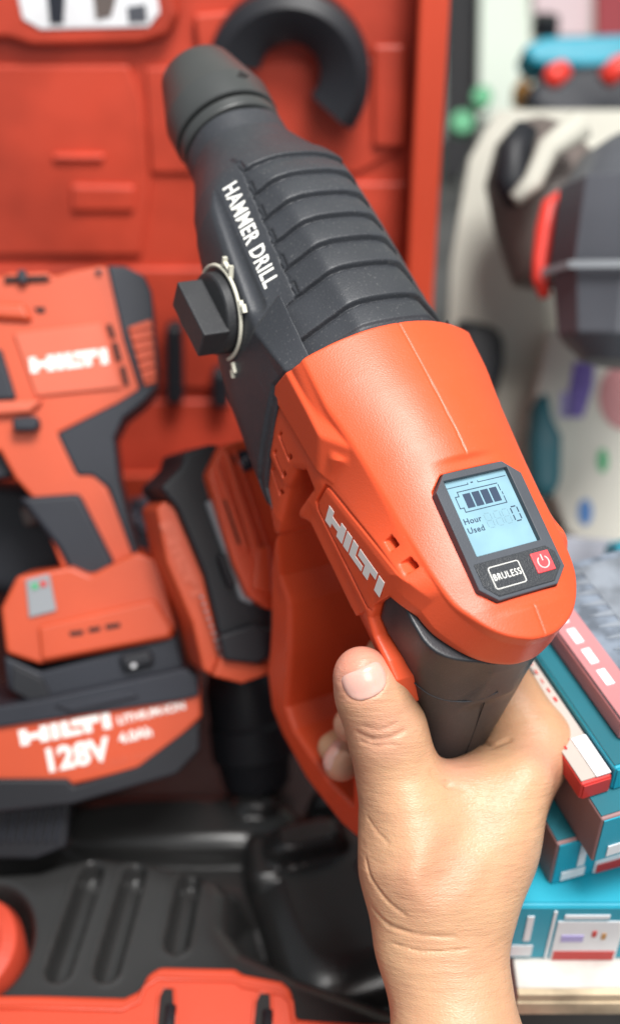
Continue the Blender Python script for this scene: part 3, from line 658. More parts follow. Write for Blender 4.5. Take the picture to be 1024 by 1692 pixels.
# base: outer red walls and front rim with two latch wells
RIMZ = .070
def zpt(px, py, z): return on_plane(px, py, (0, 0, z), (0, 0, 1))
rimp = [(-160, 1641), (60, 1641), (205, 1645), (232, 1632), (242, 1608), (264, 1594), (388, 1597), (402, 1606), (466, 1618), (482, 1632), (488, 1680), (600, 1688), (860, 1690)]
P = [zpt(x, y, RIMZ)[:2] for x, y in rimp]; P = [tuple(p) for p in P]; yb = .215
poly = P + [(P[-1][0], yb), (P[0][0], yb)]
bs = MB().prism(poly, -.008, RIMZ); base = bs.build('base_rim', M['caserim'], case, bev=.0035, seg=3)
yb2 = lambda q: q
MB().tube([np.array([x, y - .0075, RIMZ + .0002]) for x, y in P], .0012, 8).build('rim_bead', M['caserim'], base, smooth=True)
for x0, x1, yt in [(262, 292, 1632), (421, 452, 1640)]:
    q = [zpt(x0 + 8, yt, RIMZ + .0004)[:2], zpt(x1 - 4, yt + 2, RIMZ + .0004)[:2], zpt(x1, 1720, RIMZ + .0004)[:2], zpt(x0 - 6, 1720, RIMZ + .0004)[:2], zpt(x0, yt + 16, RIMZ + .0004)[:2]]
    wl_ = MB().prism([tuple(v) for v in q], RIMZ - .001, RIMZ + .0006).build('latch_well', M['darkgap'], base)
    c = zpt((x0 + x1) / 2 + 6, yt + 36, RIMZ); MB().tube([c + (0, -.02, .001), c + (0, .001, .001)], .0026, 10).build('hinge_pin', M['blk'], base, smooth=True)
    mb = MB(); mb.tube([np.array([*v, RIMZ + .0006]) for v in [q[3], q[4], q[0], q[1], q[2]]], .0008, 8); mb.build('well_lip', M['caserim'], base, smooth=True)
MB().box((LX0, .222, -.008), (LX0 + .006, .73, .05)).box((LX1 - .006, .30, -.008), (LX1, .73, .045)).box((LX0, .722, -.008), (LX1, .728, .05)).build('base_wall', M['caserim'], case, bev=.002)
# tray: a moulded sheet (height field)
h_ = .0014; gx = np.arange(-.45, LX1 - .006, h_); gy = np.arange(.235, .722, h_ * 1.15)
GX, GY = np.meshgrid(gx, gy, indexing='ij')
top_px = [(-700, 1425), (0, 1428), (62, 1424), (110, 1408), (160, 1400), (250, 1410), (365, 1438), (388, 1470), (386, 1525), (412, 1558), (500, 1600), (640, 1650), (860, 1700), (900, 2200), (-900, 2200)]
tp_ = [tuple(zpt(x, y, .050)[:2]) for x, y in top_px]
d = poly2(tp_, GX, GY)
Zt = .003 + .047 * (1 / (1 + np.exp(np.clip((d - .002) / .0030, -40, 40))))
def groove(a, b, r, dep):
    global Zt
    a = zpt(*a, .050)[:2]; b = zpt(*b, .050)[:2]; e = b - a; hh = np.clip(((GX - a[0]) * e[0] + (GY - a[1]) * e[1]) / (e @ e), 0, 1)
    dd = np.hypot(GX - a[0] - hh * e[0], GY - a[1] - hh * e[1]); Zt = Zt - dep * (1 / (1 + np.exp((dd - r) / .0006))) + .0011 * np.exp(-((dd - r - .0020) / .0011)**2); return dd
for a_, b_ in [((151, 1440), (97, 1602)), ((222, 1440), (176, 1602)), ((312, 1452), (292, 1556))]: groove(a_, b_, .0054, .014)
def lump(px, py, z, rx, ry, hh, pw_=2.5, rot=0):
    global Zt
    c = zpt(px, py, z); x = GX - c[0]; y = GY - c[1]; xr = x * math.cos(rot) + y * math.sin(rot); yr = -x * math.sin(rot) + y * math.cos(rot)
    q = (np.abs(xr / rx)**pw_ + np.abs(yr / ry)**pw_); Zt = np.maximum(Zt, hh * np.clip(1.12 - q, 0, 1)**.35)
lump(560, 1480, .02, .046, .060, .022, 4, .3); lump(505, 1385, .03, .026, .012, .036, 4, .25); lump(440, 1420, .02, .012, .020, .024, 4, .1); lump(300, 1350, .02, .070, .022, .020, 3)
lump(420, 1330, .02, .016, .010, .026); lump(545, 1330, .02, .014, .010, .030)
well = zpt(-36, 1555, .05); dd = np.hypot((GX - well[0]) / 1.0, (GY - well[1]) / 1.25); Zt = Zt - .030 * (1 / (1 + np.exp((dd - .026) / .0008))) * (Zt > .03)
nx_, ny_ = GX.shape; V = np.stack([GX.ravel(), GY.ravel(), Zt.ravel()], 1)
ii = (np.arange(nx_ - 1)[:, None] * ny_ + np.arange(ny_ - 1)[None]).ravel(); Q = np.stack([ii, ii + ny_, ii + ny_ + 1, ii + 1], 1)
me = bpy.data.meshes.new('tray'); me.from_pydata(V.tolist(), [], Q.tolist()); me.update(); me.shade_smooth(); link('tray', me, M['tray'], case)

# red rounded block in the tray's left well
c = zpt(-48, 1555, .058)
rb = MB().lathe([(.012, .0005), (.012, .0240), (.046, .0250), (.054, .0220), (.056, .0150), (.0545, .0130), (.0545, .0005)], 48, lambda x, y, z: (c[0] + x, c[1] + y * 1.25, z)).build('side_handle', M['casered'], smooth=False, angle=50, bev=.001)
tag(rb, 'rounded red plastic piece in the black tray at the lower left corner', 'tool part')

# flat-sided tools are built in a frame facing roughly the way they face in the case
def toolframe(px, py, z, yaw=0., pitch=0.):
    o_ = atw(px, py, z); m = Matrix.Translation(Vector(o_)) @ cam.rotation_euler.to_matrix().to_4x4() @ Matrix.Rotation(R(yaw), 4, 'Y') @ Matrix.Rotation(R(pitch), 4, 'X')
    inv = m.inverted(); n = np.array(m.to_3x3() @ Vector((0, 0, 1)))
    def f(x, y, dz=0.):
        p0 = np.array(m @ Vector((0, 0, dz))); v = inv @ Vector(on_plane(x, y, p0, n)); return (v.x, v.y)
    return m, f
def part(name, f, pix, z0, z1, m, parent, bev=.002, at_z=None, seg=3):
    P = [f(x, y, z1 if at_z is None else at_z) for x, y in pix]
    o = MB().prism(P, z0, z1).build(name, m, parent, bev=bev, seg=seg); o.matrix_parent_inverse = Matrix(); return o
# ---- cordless driver on the left
TM, tf = toolframe(120, 870, .690, 6, 0)
dr = empty('cordless_driver', TM); tag(dr, 'red cordless driver with charcoal rear cap standing on its battery in the case', 'cordless driver')
hs = part('housing', tf, [(-120, 470), (0, 455), (18, 450), (75, 449), (90, 455), (120, 447), (165, 438), (184, 441), (207, 560), (233, 645), (195, 668), (98, 716), (128, 782), (155, 782), (176, 802), (236, 925), (225, 960), (110, 960), (60, 830), (25, 790), (0, 745), (-120, 735)], -.028, .024, M['toolred'], dr, .002)
part('rear_cap', tf, [(176, 438), (207, 439), (240, 456), (251, 482), (262, 598), (260, 640), (238, 664), (205, 690), (189, 722), (197, 790), (216, 868), (232, 924), (222, 927), (178, 806), (153, 786), (128, 786), (94, 716), (196, 664), (230, 642), (204, 562)], -.029, .0255, M['blk2'], dr, .003)
gr_ = part('grille', tf, [(211, 541), (250, 527), (259, 632), (239, 638)], .024, .0275, M['toolred'], dr, .001)
for k in range(6):
    y = 540 + k * 16; part('grille_rib', tf, [(214 + k * 4, y + 2), (252 + k * 1.2, y - 6), (253 + k * 1.2, y + 1), (216 + k * 4, y + 9)], .0265, .0290, M['toolred'], gr_, .0008)
part('name_plate', tf, [(22, 550), (168, 532), (201, 641), (60, 655)], .0235, .0262, M['plate'], dr, .001)
for q in [[(176, 536), (184, 536), (191, 556), (184, 558)], [(185, 566), (194, 566), (201, 594), (193, 596)], [(198, 606), (206, 604), (213, 634), (206, 637)]]: part('air_slot', tf, q, .023, .0262, M['darkgap'], dr, 0)
part('upper_rail', tf, [(10, 452), (80, 449), (86, 462), (12, 466)], .010, .0262, M['toolred'], dr, .001)
part('selector', tf, [(28, 446), (42, 444), (46, 466), (32, 468)], .012, .030, M['blk2'], dr, .001)
part('selector_slot', tf, [(8, 457), (80, 455), (80, 463), (8, 466)], .0240, .0266, M['darkgap'], dr, 0)
part('screw', tf, [(158, 446), (166, 444), (168, 452), (160, 454)], .0235, .0262, M['blk'], dr, 0)
part('air_hole', tf, [(56, 508), (74, 507), (75, 516), (63, 517)], .0235, .0250, M['darkgap'], dr, 0)
part('shoulder_rib', tf, [(-60, 497), (40, 499), (55, 530), (-60, 522)], .020, .0290, M['toolred'], dr, .003)
part('lower_rib', tf, [(-60, 664), (72, 660), (50, 682), (-60, 690)], .020, .0300, M['plate'], dr, .002)
part('front_collar', tf, [(-60, 575), (2, 575), (28, 660), (-60, 665)], .020, .0275, M['blk2'], dr, .002)
part('direction_switch', tf, [(20, 690), (62, 687), (66, 704), (58, 712), (22, 712)], .020, .034, M['blk2'], dr, .003)
part('trigger', tf, [(-40, 722), (5, 728), (22, 765), (20, 788), (-40, 795)], -.010, .012, M['blk2'], dr, .002)
part('grip_panel', tf, [(30, 822), (132, 815), (190, 930), (180, 946), (150, 955), (118, 950), (95, 905)], .018, .0270, M['blk2'], dr, .003)
part('base', tf, [(2, 1005), (28, 952), (118, 936), (150, 950), (225, 912), (262, 925), (270, 950), (291, 1035), (284, 1056), (66, 1098), (10, 1080)], -.045, .038, M['toolred'], dr, .0025)
part('base_face', tf, [(62, 1035), (255, 990), (286, 1040), (280, 1054), (68, 1094)], .030, .0405, M['toolred'], dr, .003)
for q in [[(115, 1044), (138, 1041), (138, 1048), (117, 1051)], [(146, 1038), (166, 1035), (166, 1042), (148, 1045)], [(174, 1033), (198, 1029), (199, 1036), (176, 1040)]]: part('base_slot', tf, q, .040, .0412, M['darkgap'], dr, 0)
lb = part('charge_display', tf, [(42, 958), (82, 948), (94, 1010), (48, 1022)], .030, .0395, M['greyl'], dr, .001)
part('indicator', tf, [(52, 965), (62, 963), (64, 972), (54, 974)], .039, .0402, M['green'], lb, 0); part('indicator', tf, [(66, 961), (76, 959), (78, 968), (68, 970)], .039, .0402, M['sred'], lb, 0)
part('base_skirt', tf, [(6, 1082), (66, 1110), (292, 1050), (302, 1094), (305, 1120), (84, 1170), (14, 1140)], -.045, .034, M['blk2'], dr, .002)
part('battery_catch', tf, [(195, 1085), (248, 1072), (258, 1098), (205, 1112)], .030, .0395, M['blk'], dr, .003); part('catch_spot', tf, [(217, 1098), (224, 1096), (225, 1102), (218, 1104)], .039, .0402, M['labelw'], dr, 0)
bt_ = part('battery', tf, [(-60, 1200), (0, 1195), (120, 1180), (310, 1120), (332, 1132), (333, 1185), (300, 1218), (228, 1272), (118, 1298), (-60, 1300)], -.050, .044, M['toolred'], dr, .002)
part('battery_band', tf, [(-60, 1176), (60, 1158), (200, 1128), (305, 1104), (328, 1118), (330, 1150), (300, 1158), (145, 1180), (-60, 1212)], -.048, .0475, M['blk2'], bt_, .0015)
part('battery_shoe', tf, [(-60, 1288), (112, 1288), (122, 1300), (228, 1268), (300, 1214), (330, 1190), (330, 1240), (292, 1280), (120, 1330), (-60, 1350)], -.052, .0475, M['blk'], bt_, .0018)
part('battery_foot', tf, [(-60, 1330), (118, 1322), (110, 1400), (60, 1420), (-60, 1420)], -.052, .030, M['blk'], bt_, .0018)
def flat_frame(f, p, q, dz):
    a = np.array(f(*p, dz)); b = np.array(f(*q, dz)); c = (a + b) / 2; d_ = b - a
    return frame((c[0], c[1], dz), (d_[0], d_[1], 0), (-d_[1], d_[0], 0)), np.linalg.norm(d_)
def flogo(f, p, q, dz, hgt, m, parent):
    fm_, wd = flat_frame(f, p, q, dz); mb = MB(); w0 = logo(mb, -.02, .03); mb.V = [((vx / w0 - .5) * wd, (vy - .5) * hgt, vz * .006) for vx, vy, vz in mb.V]
    return local(mb.build('logo', m, parent), fm_)
flogo(tf, (50, 604), (178, 588), .0264, .0085, M['white'], dr)
flogo(tf, (33, 1220), (183, 1190), .0442, .0085, M['white'], bt_)
def ftext(name, body_, f, p, q, dz, size, m, parent, bold=0., sx=1.):
    fm_, wd = flat_frame(f, p, q, dz); return text(name, body_, size, m, parent, fm_, bold=bold, sx=sx)
ftext('rating_text', '128V', tf, (65, 1262), (186, 1237), .0444, .0168, M['white'], bt_, .0007, 1.0)
ftext('rating_text', '4.0Ah', tf, (196, 1222), (252, 1208), .0444, .0075, M['white'], bt_, .0003)
ftext('cell_text', 'LITHIUM-ION', tf, (200, 1190), (300, 1167), .0444, .0062, M['white'], bt_, .0002)
ftext('small_print', 'Li-ion 5S2P 72Wh', tf, (150, 1268), (250, 1246), .0444, .0052, M['plate'], bt_)
# dark pistol-shaped tool left of the driver
TM2, t2 = toolframe(20, 860, .740, -8, 0)
b2_ = empty('rotary_tool', TM2); tag(b2_, 'black tool body lying behind the red driver handle at the left edge', 'power tool')
part('body', t2, [(-60, 790), (40, 796), (92, 830), (120, 900), (110, 960), (30, 985), (-60, 980)], -.03, .02, M['blk'], b2_, .01)
part('nose', t2, [(30, 838), (62, 838), (70, 862), (40, 872)], .015, .026, M['taupe'], b2_, .003)

# ---- second tool with its battery turned on its side
TM3, t3 = toolframe(370, 930, .640, 18, 0)
w2 = empty('angle_grinder', TM3); tag(w2, 'red cordless tool turned on its side, battery facing left, behind the hammer drill', 'power tool')
b3 = part('battery', t3, [(258, 842), (272, 826), (292, 836), (338, 950), (366, 1078), (352, 1118), (336, 1108), (318, 1030), (276, 930)], -.035, .008, M['toolred'], w2, .002)
part('battery_shell', t3, [(264, 806), (300, 770), (304, 748), (352, 733), (374, 742), (396, 850), (452, 1000), (452, 1080), (420, 1096), (372, 1092), (338, 950), (292, 840)], -.045, .014, M['blk'], b3, .0025)
part('slide_plate', t3, [(340, 830), (352, 824), (420, 970), (418, 1000), (398, 992)], .010, .0175, M['greyl'], w2, .001)
part('release_button', t3, [(360, 918), (372, 912), (392, 968), (380, 974)], .016, .0215, M['blk'], w2, .002)
part('battery_end', t3, [(362, 1050), (420, 1030), (452, 1040), (452, 1084), (424, 1098), (372, 1092)], .010, .022, M['blk'], w2, .002)
part('battery_foot', t3, [(352, 1118), (366, 1084), (430, 1100), (452, 1092), (452, 1112), (400, 1130)], -.035, .016, M['toolred'], w2, .0015)
bs3 = part('tool_base', t3, [(343, 785), (366, 738), (402, 726), (450, 742), (470, 900), (458, 1010), (440, 1006), (410, 985), (386, 930)], -.020, .026, M['red'], w2, .002)
part('base_rib', t3, [(368, 745), (376, 742), (440, 935), (434, 950), (426, 946)], .024, .0295, M['red'], w2, .0015)
part('air_slot', t3, [(370, 826), (374, 826), (398, 898), (394, 900)], .0258, .0268, M['darkgap'], w2, 0)
ds = part('charge_display', t3, [(384, 752), (408, 742), (425, 772), (400, 782)], .024, .0285, M['blk2'], w2, .001)
ftext('display_text', 'E', t3, (398, 758), (408, 768), .0288, .008, M['greyl'], w2)
for y, sx_ in [(870, 0), (905, 12), (940, 24)]:
    part('battery_print', t3, [(276 + sx_, y - 8), (284 + sx_, y - 10), (300 + sx_, y + 24), (294 + sx_, y + 26)], .0078, .0086, M['plate'], b3, 0)
flogo(t3, (272, 862), (326, 985), .0086, .0060, M['plate'], b3)
for q in [[(384, 742), (390, 740), (448, 915), (448, 930)], [(356, 772), (361, 765), (412, 905), (405, 915)]]: part('base_rib', t3, q, .024, .0288, M['red'], w2, .001)
part('corner_facet', t3, [(424, 905), (448, 900), (452, 985), (416, 975)], .024, .0300, M['red'], w2, .002)
for k in range(9): part('grip_dot', t3, [(331 + k * 4, 985 + k * 12), (335 + k * 4, 984 + k * 12), (336 + k * 4, 988 + k * 12), (332 + k * 4, 989 + k * 12)], .013, .0152, M['greyl'], b3, 0)
for k in range(7): part('foot_rib', tf, [(10 + k * 15, 1334), (17 + k * 15, 1333), (5 + k * 15, 1392), (-2 + k * 15, 1393)], .028, .0325, M['blk2'], bt_, .001)
part('band_facet', tf, [(90, 1166), (215, 1140), (230, 1152), (120, 1178)], .046, .0495, M['blk2'], bt_, .001)
part('skirt_facet', tf, [(20, 1098), (70, 1122), (90, 1160), (60, 1164), (20, 1142)], .033, .0370, M['blk'], dr, .001)
# black cylindrical tool head in the pit
c = atw(415, 1215, .735); cyl = MB()
ax_ = unit(CAM3 @ np.array([.12, 1, .10])); e1 = unit(np.cross(ax_, [0, 0, 1])); e2 = np.cross(ax_, e1)
fc = lambda x, y, z: tuple(c + e1 * x + e2 * y + ax_ * z)
cyl.lathe([(-.045, .010), (-.044, .020), (-.030, .0240), (-.010, .0235), (-.008, .0250), (.012, .0250), (.014, .0225), (.030, .0200), (.036, .0140), (.037, .0010)], 40, fc)
hd = cyl.build('chuck_head', M['blk'], None, angle=30); tag(hd, 'black cylindrical tool head lying in the pit of the case below the turned battery', 'tool part')
# crumpled clear bag
c = atw(252, 880, .80); mb = MB(); rr = np.random.RandomState(3)
import bmesh
bm_ = bmesh.new(); bmesh.ops.create_icosphere(bm_, subdivisions=4, radius=1)
for v in bm_.verts:
    q = v.co.copy(); k = 1 + .16 * math.sin(9 * q.x + 5 * q.z) * math.cos(8 * q.y) + .10 * math.sin(21 * q.z + 9 * q.y); v.co = Vector((q.x * .022 * k, q.y * .016 * k, q.z * .026 * k))
me = bpy.data.meshes.new('plastic_bag'); bm_.to_mesh(me); bm_.free(); o = link('plastic_bag', me, M['film']); o.location = c; tag(o, 'crumpled pale plastic bag between the red driver and the turned battery', 'plastic bag')
# black crescent guard held in the lid
nL = np.array(LID.to_3x3() @ Vector((0, 0, 1))); cx, cy = lidpt(478, 112)
gd = MB(); N = 40; prof = []
a0, a1 = R(165), R(-38)
V = []; 
for i in range(N + 1):
    q = a0 + (a1 - a0) * i / N; ro, ri = .0505, .0185 + .002 * math.sin(i / N * 3.1)
    for r_, z_ in [(ri, .016), (ri, .026), (ri + .006, .032), (ro - .008, .038), (ro, .032), (ro + .001, .012), (ro - .004, .012), (ri + .004, .014)]:
        V.append((cx + r_ * math.cos(q), cy + r_ * math.sin(q), z_))
F = [(i * 8 + k, i * 8 + (k + 1) % 8, (i + 1) * 8 + (k + 1) % 8, (i + 1) * 8 + k) for i in range(N) for k in range(8)] + [tuple(range(8)), tuple(range(N * 8, N * 8 + 8))]
go_ = mesh('grinder_guard', V, F, M['blk'], None, LID, angle=40); tag(go_, 'black crescent shaped grinder guard clipped in the red case lid', 'grinder guard')

# ---- plywood shelf and boxes on the right
SH = .10
sh = MB().box((.094, .283, SH - .018), (.62, .52, SH)).build('plywood_shelf', M['ply'], None, bev=.0015); tag(sh, 'worn pale plywood board with a rough layered front edge under the teal boxes', 'shelf')
eg = MB().box((.0945, .2795, SH - .0175), (.62, .2832, SH - .0125)).box((.0945, .2790, SH - .0120), (.62, .2832, SH - .0070)).box((.0945, .2800, SH - .0065), (.62, .2832, SH - .0012)).build('edge_layers', M['plyedge'], sh)
lg = MB().box((.12, .35, -.012), (.60, .37, SH - .0185)).box((.12, .3701, -.012), (.14, .4799, SH - .0185)).box((.12, .48, -.012), (.60, .50, SH - .0185)).build('shelf_support', M['plyedge'], sh)
def long_box(name, label, corner, yaw, wd, ln_, z0, ht, mtop, mside, mfront, extras=None, cat='box', group=None):
    """corner = front-left bottom corner (world x,y); long side runs away, turned by yaw to the left"""
    m = Matrix.Translation((corner[0], corner[1], z0)) @ Matrix.Rotation(R(yaw), 4, 'Z')
    o = MB().box((0, 0, 0), (wd, ln_, ht)).build(name, mside, None, m, bev=.0012)
    tag(o, label, cat, group)
    e = .0005
    a = MB().box((e, e * 3, ht), (wd - e, ln_ - e, ht + .0006)).build('top_print', mtop, o); a.matrix_parent_inverse = Matrix()
    b_ = MB().box((e * 2, -.0006, e * 2), (wd - e * 2, 0, ht - e * 2)).build('end_print', mfront, o); b_.matrix_parent_inverse = Matrix()
    for nm, A_, B_, mm in (extras or []):
        q = MB().box(A_, B_).build(nm, mm, o); q.matrix_parent_inverse = Matrix()
    return o
c1 = zpt(835, 1582, SH)
long_box('tool_box', 'teal box lying lowest on the plywood with a white price label on its end', (c1[0], c1[1]), 0, .200, .16, SH, .043, M['teal'], M['teal'], M['teal'],
   [('price_label', (0.0200, -.0012, .0005), (0.0500, -.0007, .032), M['labelw']), ('label_strip', (0.0210, -.0016, .0005), (0.0490, -.0012, .0075), M['sred']), ('label_print', (0.0230, -.0016, .016), (0.0330, -.0012, .021), M['lilac']), ('label_spot', (0.0365, -.0016, .020), (0.0385, -.0012, .0245), M['sred']), ('label_spot', (0.0410, -.0016, .018), (0.0430, -.0012, .0225), M['gold']),
    ('white_stripe', (0.0173, -.0012, .0005), (0.0187, -.0007, .040), M['labelw']), ('print_block', (0.0010, -.0012, .003), (0.0110, -.0007, .012), M['labelw']), ('print_bar', (0.0060, -.0012, .016), (0.0090, -.0007, .036), M['labelw']), ('top_line', (0.0225, -.0012, .034), (0.0425, -.0007, .037), M['labelw'])])
c2 = zpt(906, 1461, SH + .0437)
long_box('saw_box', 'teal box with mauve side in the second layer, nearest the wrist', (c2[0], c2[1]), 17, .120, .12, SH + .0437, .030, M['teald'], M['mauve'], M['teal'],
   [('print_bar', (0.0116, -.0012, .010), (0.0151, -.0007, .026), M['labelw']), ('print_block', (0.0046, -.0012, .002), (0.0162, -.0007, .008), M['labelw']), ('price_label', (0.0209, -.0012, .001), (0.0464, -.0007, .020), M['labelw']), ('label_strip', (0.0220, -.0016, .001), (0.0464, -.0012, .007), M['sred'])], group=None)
c3 = zpt(976, 1425, SH + .0743)
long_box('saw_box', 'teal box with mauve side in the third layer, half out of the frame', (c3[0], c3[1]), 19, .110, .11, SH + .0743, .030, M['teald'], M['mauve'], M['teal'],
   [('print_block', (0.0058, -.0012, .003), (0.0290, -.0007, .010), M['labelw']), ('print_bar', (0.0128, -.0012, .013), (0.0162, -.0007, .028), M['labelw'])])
c4 = zpt(955, 1322, SH + .1049)
sb = long_box('saw_box', 'long beige and red box printed with a dark saw, above the teal boxes', (c4[0], c4[1]), 20, .0145, .14, SH + .1049, .010, M['beige'], M['sred'], M['sred'],
   [('saw_picture', (.0055, .060, .0107), (.0105, .125, .0112), M['taupe']), ('print_lines', (.0022, .018, .0107), (.0032, .045, .0112), M['sred']), ('print_lines', (.0050, .022, .0107), (.0064, .040, .0112), M['sred']), ('white_end', (.0072, .001, .0107), (.0140, .022, .0114), M['labelw'])])
ca, sa = math.cos(R(20)), math.sin(R(20)); c5 = (c4[0] + .0150 * ca, c4[1] + .0150 * sa)
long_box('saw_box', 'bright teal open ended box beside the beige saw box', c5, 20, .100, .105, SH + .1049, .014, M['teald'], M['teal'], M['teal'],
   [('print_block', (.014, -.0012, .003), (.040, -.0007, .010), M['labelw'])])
c6 = (c5[0] + .0085 * ca - .012 * sa, c5[1] + .0085 * sa + .012 * ca)
bp_ = long_box('blade_pack', 'clear blister pack of grey saw blades with a pink edge strip', c6, 20, .130, .095, SH + .1198, .010, M['film'], M['pink'], M['sred'],
   [('pink_strip', (.0006, .001, 0.0107), (.014, .093, 0.0114), M['pink'])] + [('white_print', (.004, .020 + k * .013, 0.0114), (.008, .029 + k * .013, 0.0119), M['labelw']) for k in range(5)], cat='blade pack')
tb = MB()
for k in range(11): y = .012 + k * .0073; tb.add([(.018, y + .004, 0.0103), (.0305, y + .0005, 0.0103), (.0305, y + .0045, 0.0103), (.018, y + .004, 0.0110), (.0305, y + .0005, 0.0110), (.0305, y + .0045, 0.0110)], [(0, 2, 1), (3, 4, 5), (0, 1, 4, 3), (1, 2, 5, 4), (2, 0, 3, 5)])
tb.box((.0303, .006, 0.0103), (.060, .090, 0.0112)); q = tb.build('blade_teeth', M['steel'], bp_); q.matrix_parent_inverse = Matrix(); q['kind'] = 'stuff'

def marks(o, z, x0, x1, y0, y1, n_, m, seed):
    r = np.random.RandomState(seed); mb = MB()
    for k in range(n_):
        x = r.uniform(x0, x1); y = y0 + (y1 - y0) * (k + .5) / n_; l_ = r.uniform(.3, 1) * (x1 - x0) * .6
        mb.box((x0, y, z), (x0 + l_, y + (y1 - y0) / n_ * .45, z + .0002))
    q = mb.build('fine_print', m, o); q.matrix_parent_inverse = Matrix(); q['kind'] = 'stuff'
marks(sb, .0108, .0112, .0138, .040, .12, 14, M['sred'], 1)
marks(bp_, .0107, .075, .12, .01, .085, 10, M['labelw'], 2)
# ---- upper right: shop display, seen out of focus
def board(name, pix, z, m, label, cat, yaw=0, thick=.01, bev=.002, group=None):
    mx = sum(p[0] for p in pix) / len(pix); my = sum(p[1] for p in pix) / len(pix)
    M_, f = toolframe(mx, my, z, yaw, 0); o = MB().prism([f(x, y) for x, y in pix], -thick, 0).build(name, m, None, M_, bev=bev); tag(o, label, cat, group); return o, f
board('cloth_screen', [(700, 860), (735, 640), (745, 430), (775, 260), (820, 180), (1300, 180), (1300, 860)], .96, M['cloth'], 'pale cream sheet hanging behind the grey tools', 'sheet', 0, .01)
board('white_panel', [(795, -120), (900, -120), (880, 175), (790, 200)], 1.38, mat('white_panel', (.72, .80, .70), .7), 'tall bright white panel right of the dark gap beside the case lid', 'panel', 0, .02)
board('pink_poster', [(875, -120), (985, -120), (975, 60), (885, 60)], 1.36, mat('pale_pink', (.66, .52, .54), .7), 'pale pink poster at the top behind the teal case', 'poster', 0)
board('red_banner', [(984, -120), (1090, -120), (1090, 70), (984, 60)], 1.34, mat('maroon', (.30, .035, .045), .7), 'dark red banner in the top right corner', 'banner', 0)
board('dark_cabinet', [(735, -120), (800, -120), (798, 200), (760, 290), (735, 300)], 1.42, mat('cabinet_dark', (.035, .035, .038), .9), 'dark narrow cabinet between the case lid and the white panel', 'cabinet', 0)
for px, py, r_ in [(795, 163, 16), (762, 205, 18)]:
    o = MB().lathe([(-.010, .0005), (-.010, r_ / FPX * 1.25), (.010, r_ / FPX * 1.25), (.010, .0005)], 20).build('green_cap', M['green'], None, Matrix.Translation(Vector(atw(px, py, 1.25))) @ cam.rotation_euler.to_matrix().to_4x4())
    tag(o, 'small green cap high beside the white panel' if py < 180 else 'small green cap lower, against the edge of the case lid', 'cap')
crt, cf_ = board('carton', [(905, 540), (1250, 540), (1250, 940), (1000, 925), (935, 880), (868, 700)], .92, M['card'], 'white carton with green and blue dots behind the saw boxes', 'carton', -10, .05, .004)
def on_board(o, f, name, pix, m, z=.0012): q = MB().prism([f(x, y) for x, y in pix], 0.0, z).build(name, m, o); q.matrix_parent_inverse = Matrix(); return q
def disc(cx, cy, rx, ry, n=20): return [(cx + rx * math.cos(2 * math.pi * i / n), cy + ry * math.sin(2 * math.pi * i / n)) for i in range(n)]
on_board(crt, cf_, 'green_dot', disc(995, 761, 9, 20), M['green']); on_board(crt, cf_, 'blue_dot', disc(966, 846, 12, 22), M['blue'])
on_board(crt, cf_, 'purple_label', [(948, 598), (982, 600), (978, 640), (962, 690), (932, 690), (940, 640)], M['purple']); on_board(crt, cf_, 'lilac_label', [(926, 648), (945, 646), (940, 690), (924, 690)], M['lilac'])
on_board(crt, cf_, 'pink_patch', disc(1030, 655, 42, 55), M['pink'])
board('teal_pack', [(1003, 985), (1020, 900), (1100, 880), (1100, 1010), (1024, 1010)], .72, M['teal'], 'teal pack at the right edge under the white carton', 'pack', 0, .03)
dk, df = board('hanging_pliers', [(884, 672), (905, 640), (915, 690), (930, 720), (928, 800), (905, 830), (882, 800), (878, 730)], .90, M['teald'], 'dark teal hand tool leaning against the white carton', 'hand tool', 0, .03, .008)
board('pouch', [(752, 520), (835, 540), (835, 600), (820, 660), (775, 640)], .92, M['blk'], 'black pouch behind the right shoulder of the hammer drill', 'pouch', 0, .03, .01)
board('bench', [(870, 880), (1100, 900), (1100, 1080), (900, 1080)], .80, mat('bench_grey', (.30, .31, .36), .6, var=.25, vscale=30), 'grey bench top below the white carton', 'bench', 0, .02)
# grey tool heads
def head(name, px, py, z, tiltz, prof, m, label, n=12):
    rot = cam.rotation_euler.to_matrix().to_4x4() @ Matrix.Rotation(R(tiltz), 4, 'Z') @ Matrix.Rotation(R(-90), 4, 'X')
    k = z / FPX; o = MB().lathe([(a * k, max(r_, .5) * k) for a, r_ in prof], n).build(name, m, None, Matrix.Translation(Vector(atw(px, py, z))) @ rot, bev=.0015); tag(o, label, 'power tool'); return o, k
g1, k1 = head('angle_grinder', 1045, 420, .76, -8, [(-185, 60), (-150, 105), (-50, 128), (-42, 134), (95, 136), (100, 128), (150, 105), (190, 60)], M['grey'], 'big faceted dark grey tool head at the right edge', 10)
q = MB().lathe([(-.0215, .0554), (-.0175, .0560), (-.0170, .0552)], 10, cap=False).build('pale_band', M['greyl'], g1); q.matrix_parent_inverse = Matrix()
g2, k2 = head('rotary_hammer', 905, 340, .86, 14, [(-125, 60), (-110, 88), (-20, 96), (60, 92), (118, 60), (140, 30)], M['taupe'], 'brown grey rounded tool head behind the faceted one', 24)
mb = MB(); mb.tube([atw(x, y, .78) for x, y in [(928, 322), (912, 340), (900, 380), (893, 430), (892, 460), (900, 492)]], [.004, .007, .0065, .0055, .0055, .004], 12)
rg_ = mb.build('red_bumper', M['bright'], None, smooth=True); tag(rg_, 'bright red curved bumper left of the big grey tool head', 'bumper')
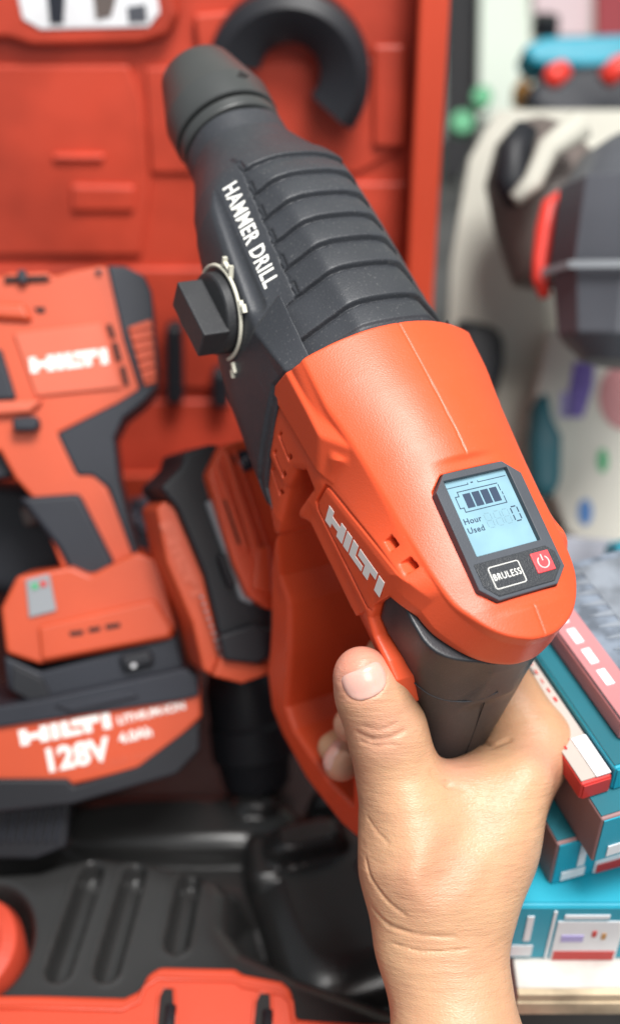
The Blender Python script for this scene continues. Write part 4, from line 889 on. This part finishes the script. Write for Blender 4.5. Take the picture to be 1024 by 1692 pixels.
mb = MB(); mb.tube([atw(x, y, .80) for x, y in [(870, 210), (850, 250), (842, 300), (850, 340)]], [.008, .012, .012, .006], 12); q = mb.build('dark_strap', M['blk'], None, smooth=True); tag(q, 'dark curved strap in front of the brown grey tool head', 'strap')
mb = MB(); mb.tube([atw(x, y, .79) for x, y in [(960, 205), (905, 245), (880, 300), (850, 330)]], [.010, .008, .007, .005], 12); q = mb.build('pale_handle', M['cloth'], None, smooth=True); tag(q, 'pale curved handle across the brown grey tool head', 'handle')
board('teal_case', [(862, 75), (900, 58), (1120, 50), (1120, 95), (980, 110), (880, 105)], 1.10, M['teal'], 'bright teal case lying above the dark tools at the upper right', 'case', 0, .05, .006)
board('dark_bag', [(868, 150), (905, 110), (985, 100), (1120, 95), (1120, 205), (930, 195), (880, 185)], 1.06, M['blk2'], 'dark bag under the teal case at the upper right', 'bag', 0, .05, .01)
mb = MB(); mb.tube([atw(x, y, 1.0) for x, y in [(1060, 100), (1020, 112), (998, 132)]], [.010, .010, .008], 12); q = mb.build('carry_strap', M['bright'], None, smooth=True); tag(q, 'larger red curved strap on the right over the dark bag', 'strap')
mb = MB(); mb.tube([atw(x, y, 1.0) for x, y in [(935, 112), (915, 125), (905, 138)]], [.008, .010, .007], 12); q = mb.build('carry_strap', M['bright'], None, smooth=True); tag(q, 'smaller red strap on the left over the dark bag', 'strap')
for px, py, hh, mm, lbl in [(895, 90, 34, 'gold', 'amber bottle with a black cap above the tools'), (864, 152, 22, 'gold', 'short amber bottle lower left of the capped one')]:
    k = 1.2 / FPX; o = MB().lathe([(-hh * k, .5 * k), (-hh * k, 17 * k), (hh * .3 * k, 17 * k), (hh * .6 * k, 9 * k), (hh * k, 9 * k), (hh * k, .5 * k)], 24).build('bottle', M[mm], None, Matrix.Translation(Vector(atw(px, py, 1.2))), angle=40); tag(o, lbl, 'bottle')
    if hh > 30: q = MB().lathe([(hh * k, .5 * k), (hh * k, 22 * k), (hh * 1.8 * k, 20 * k), (hh * 1.8 * k, .5 * k)], 24).build('bottle_cap', M['blk'], o, angle=40); q.matrix_parent_inverse = Matrix()
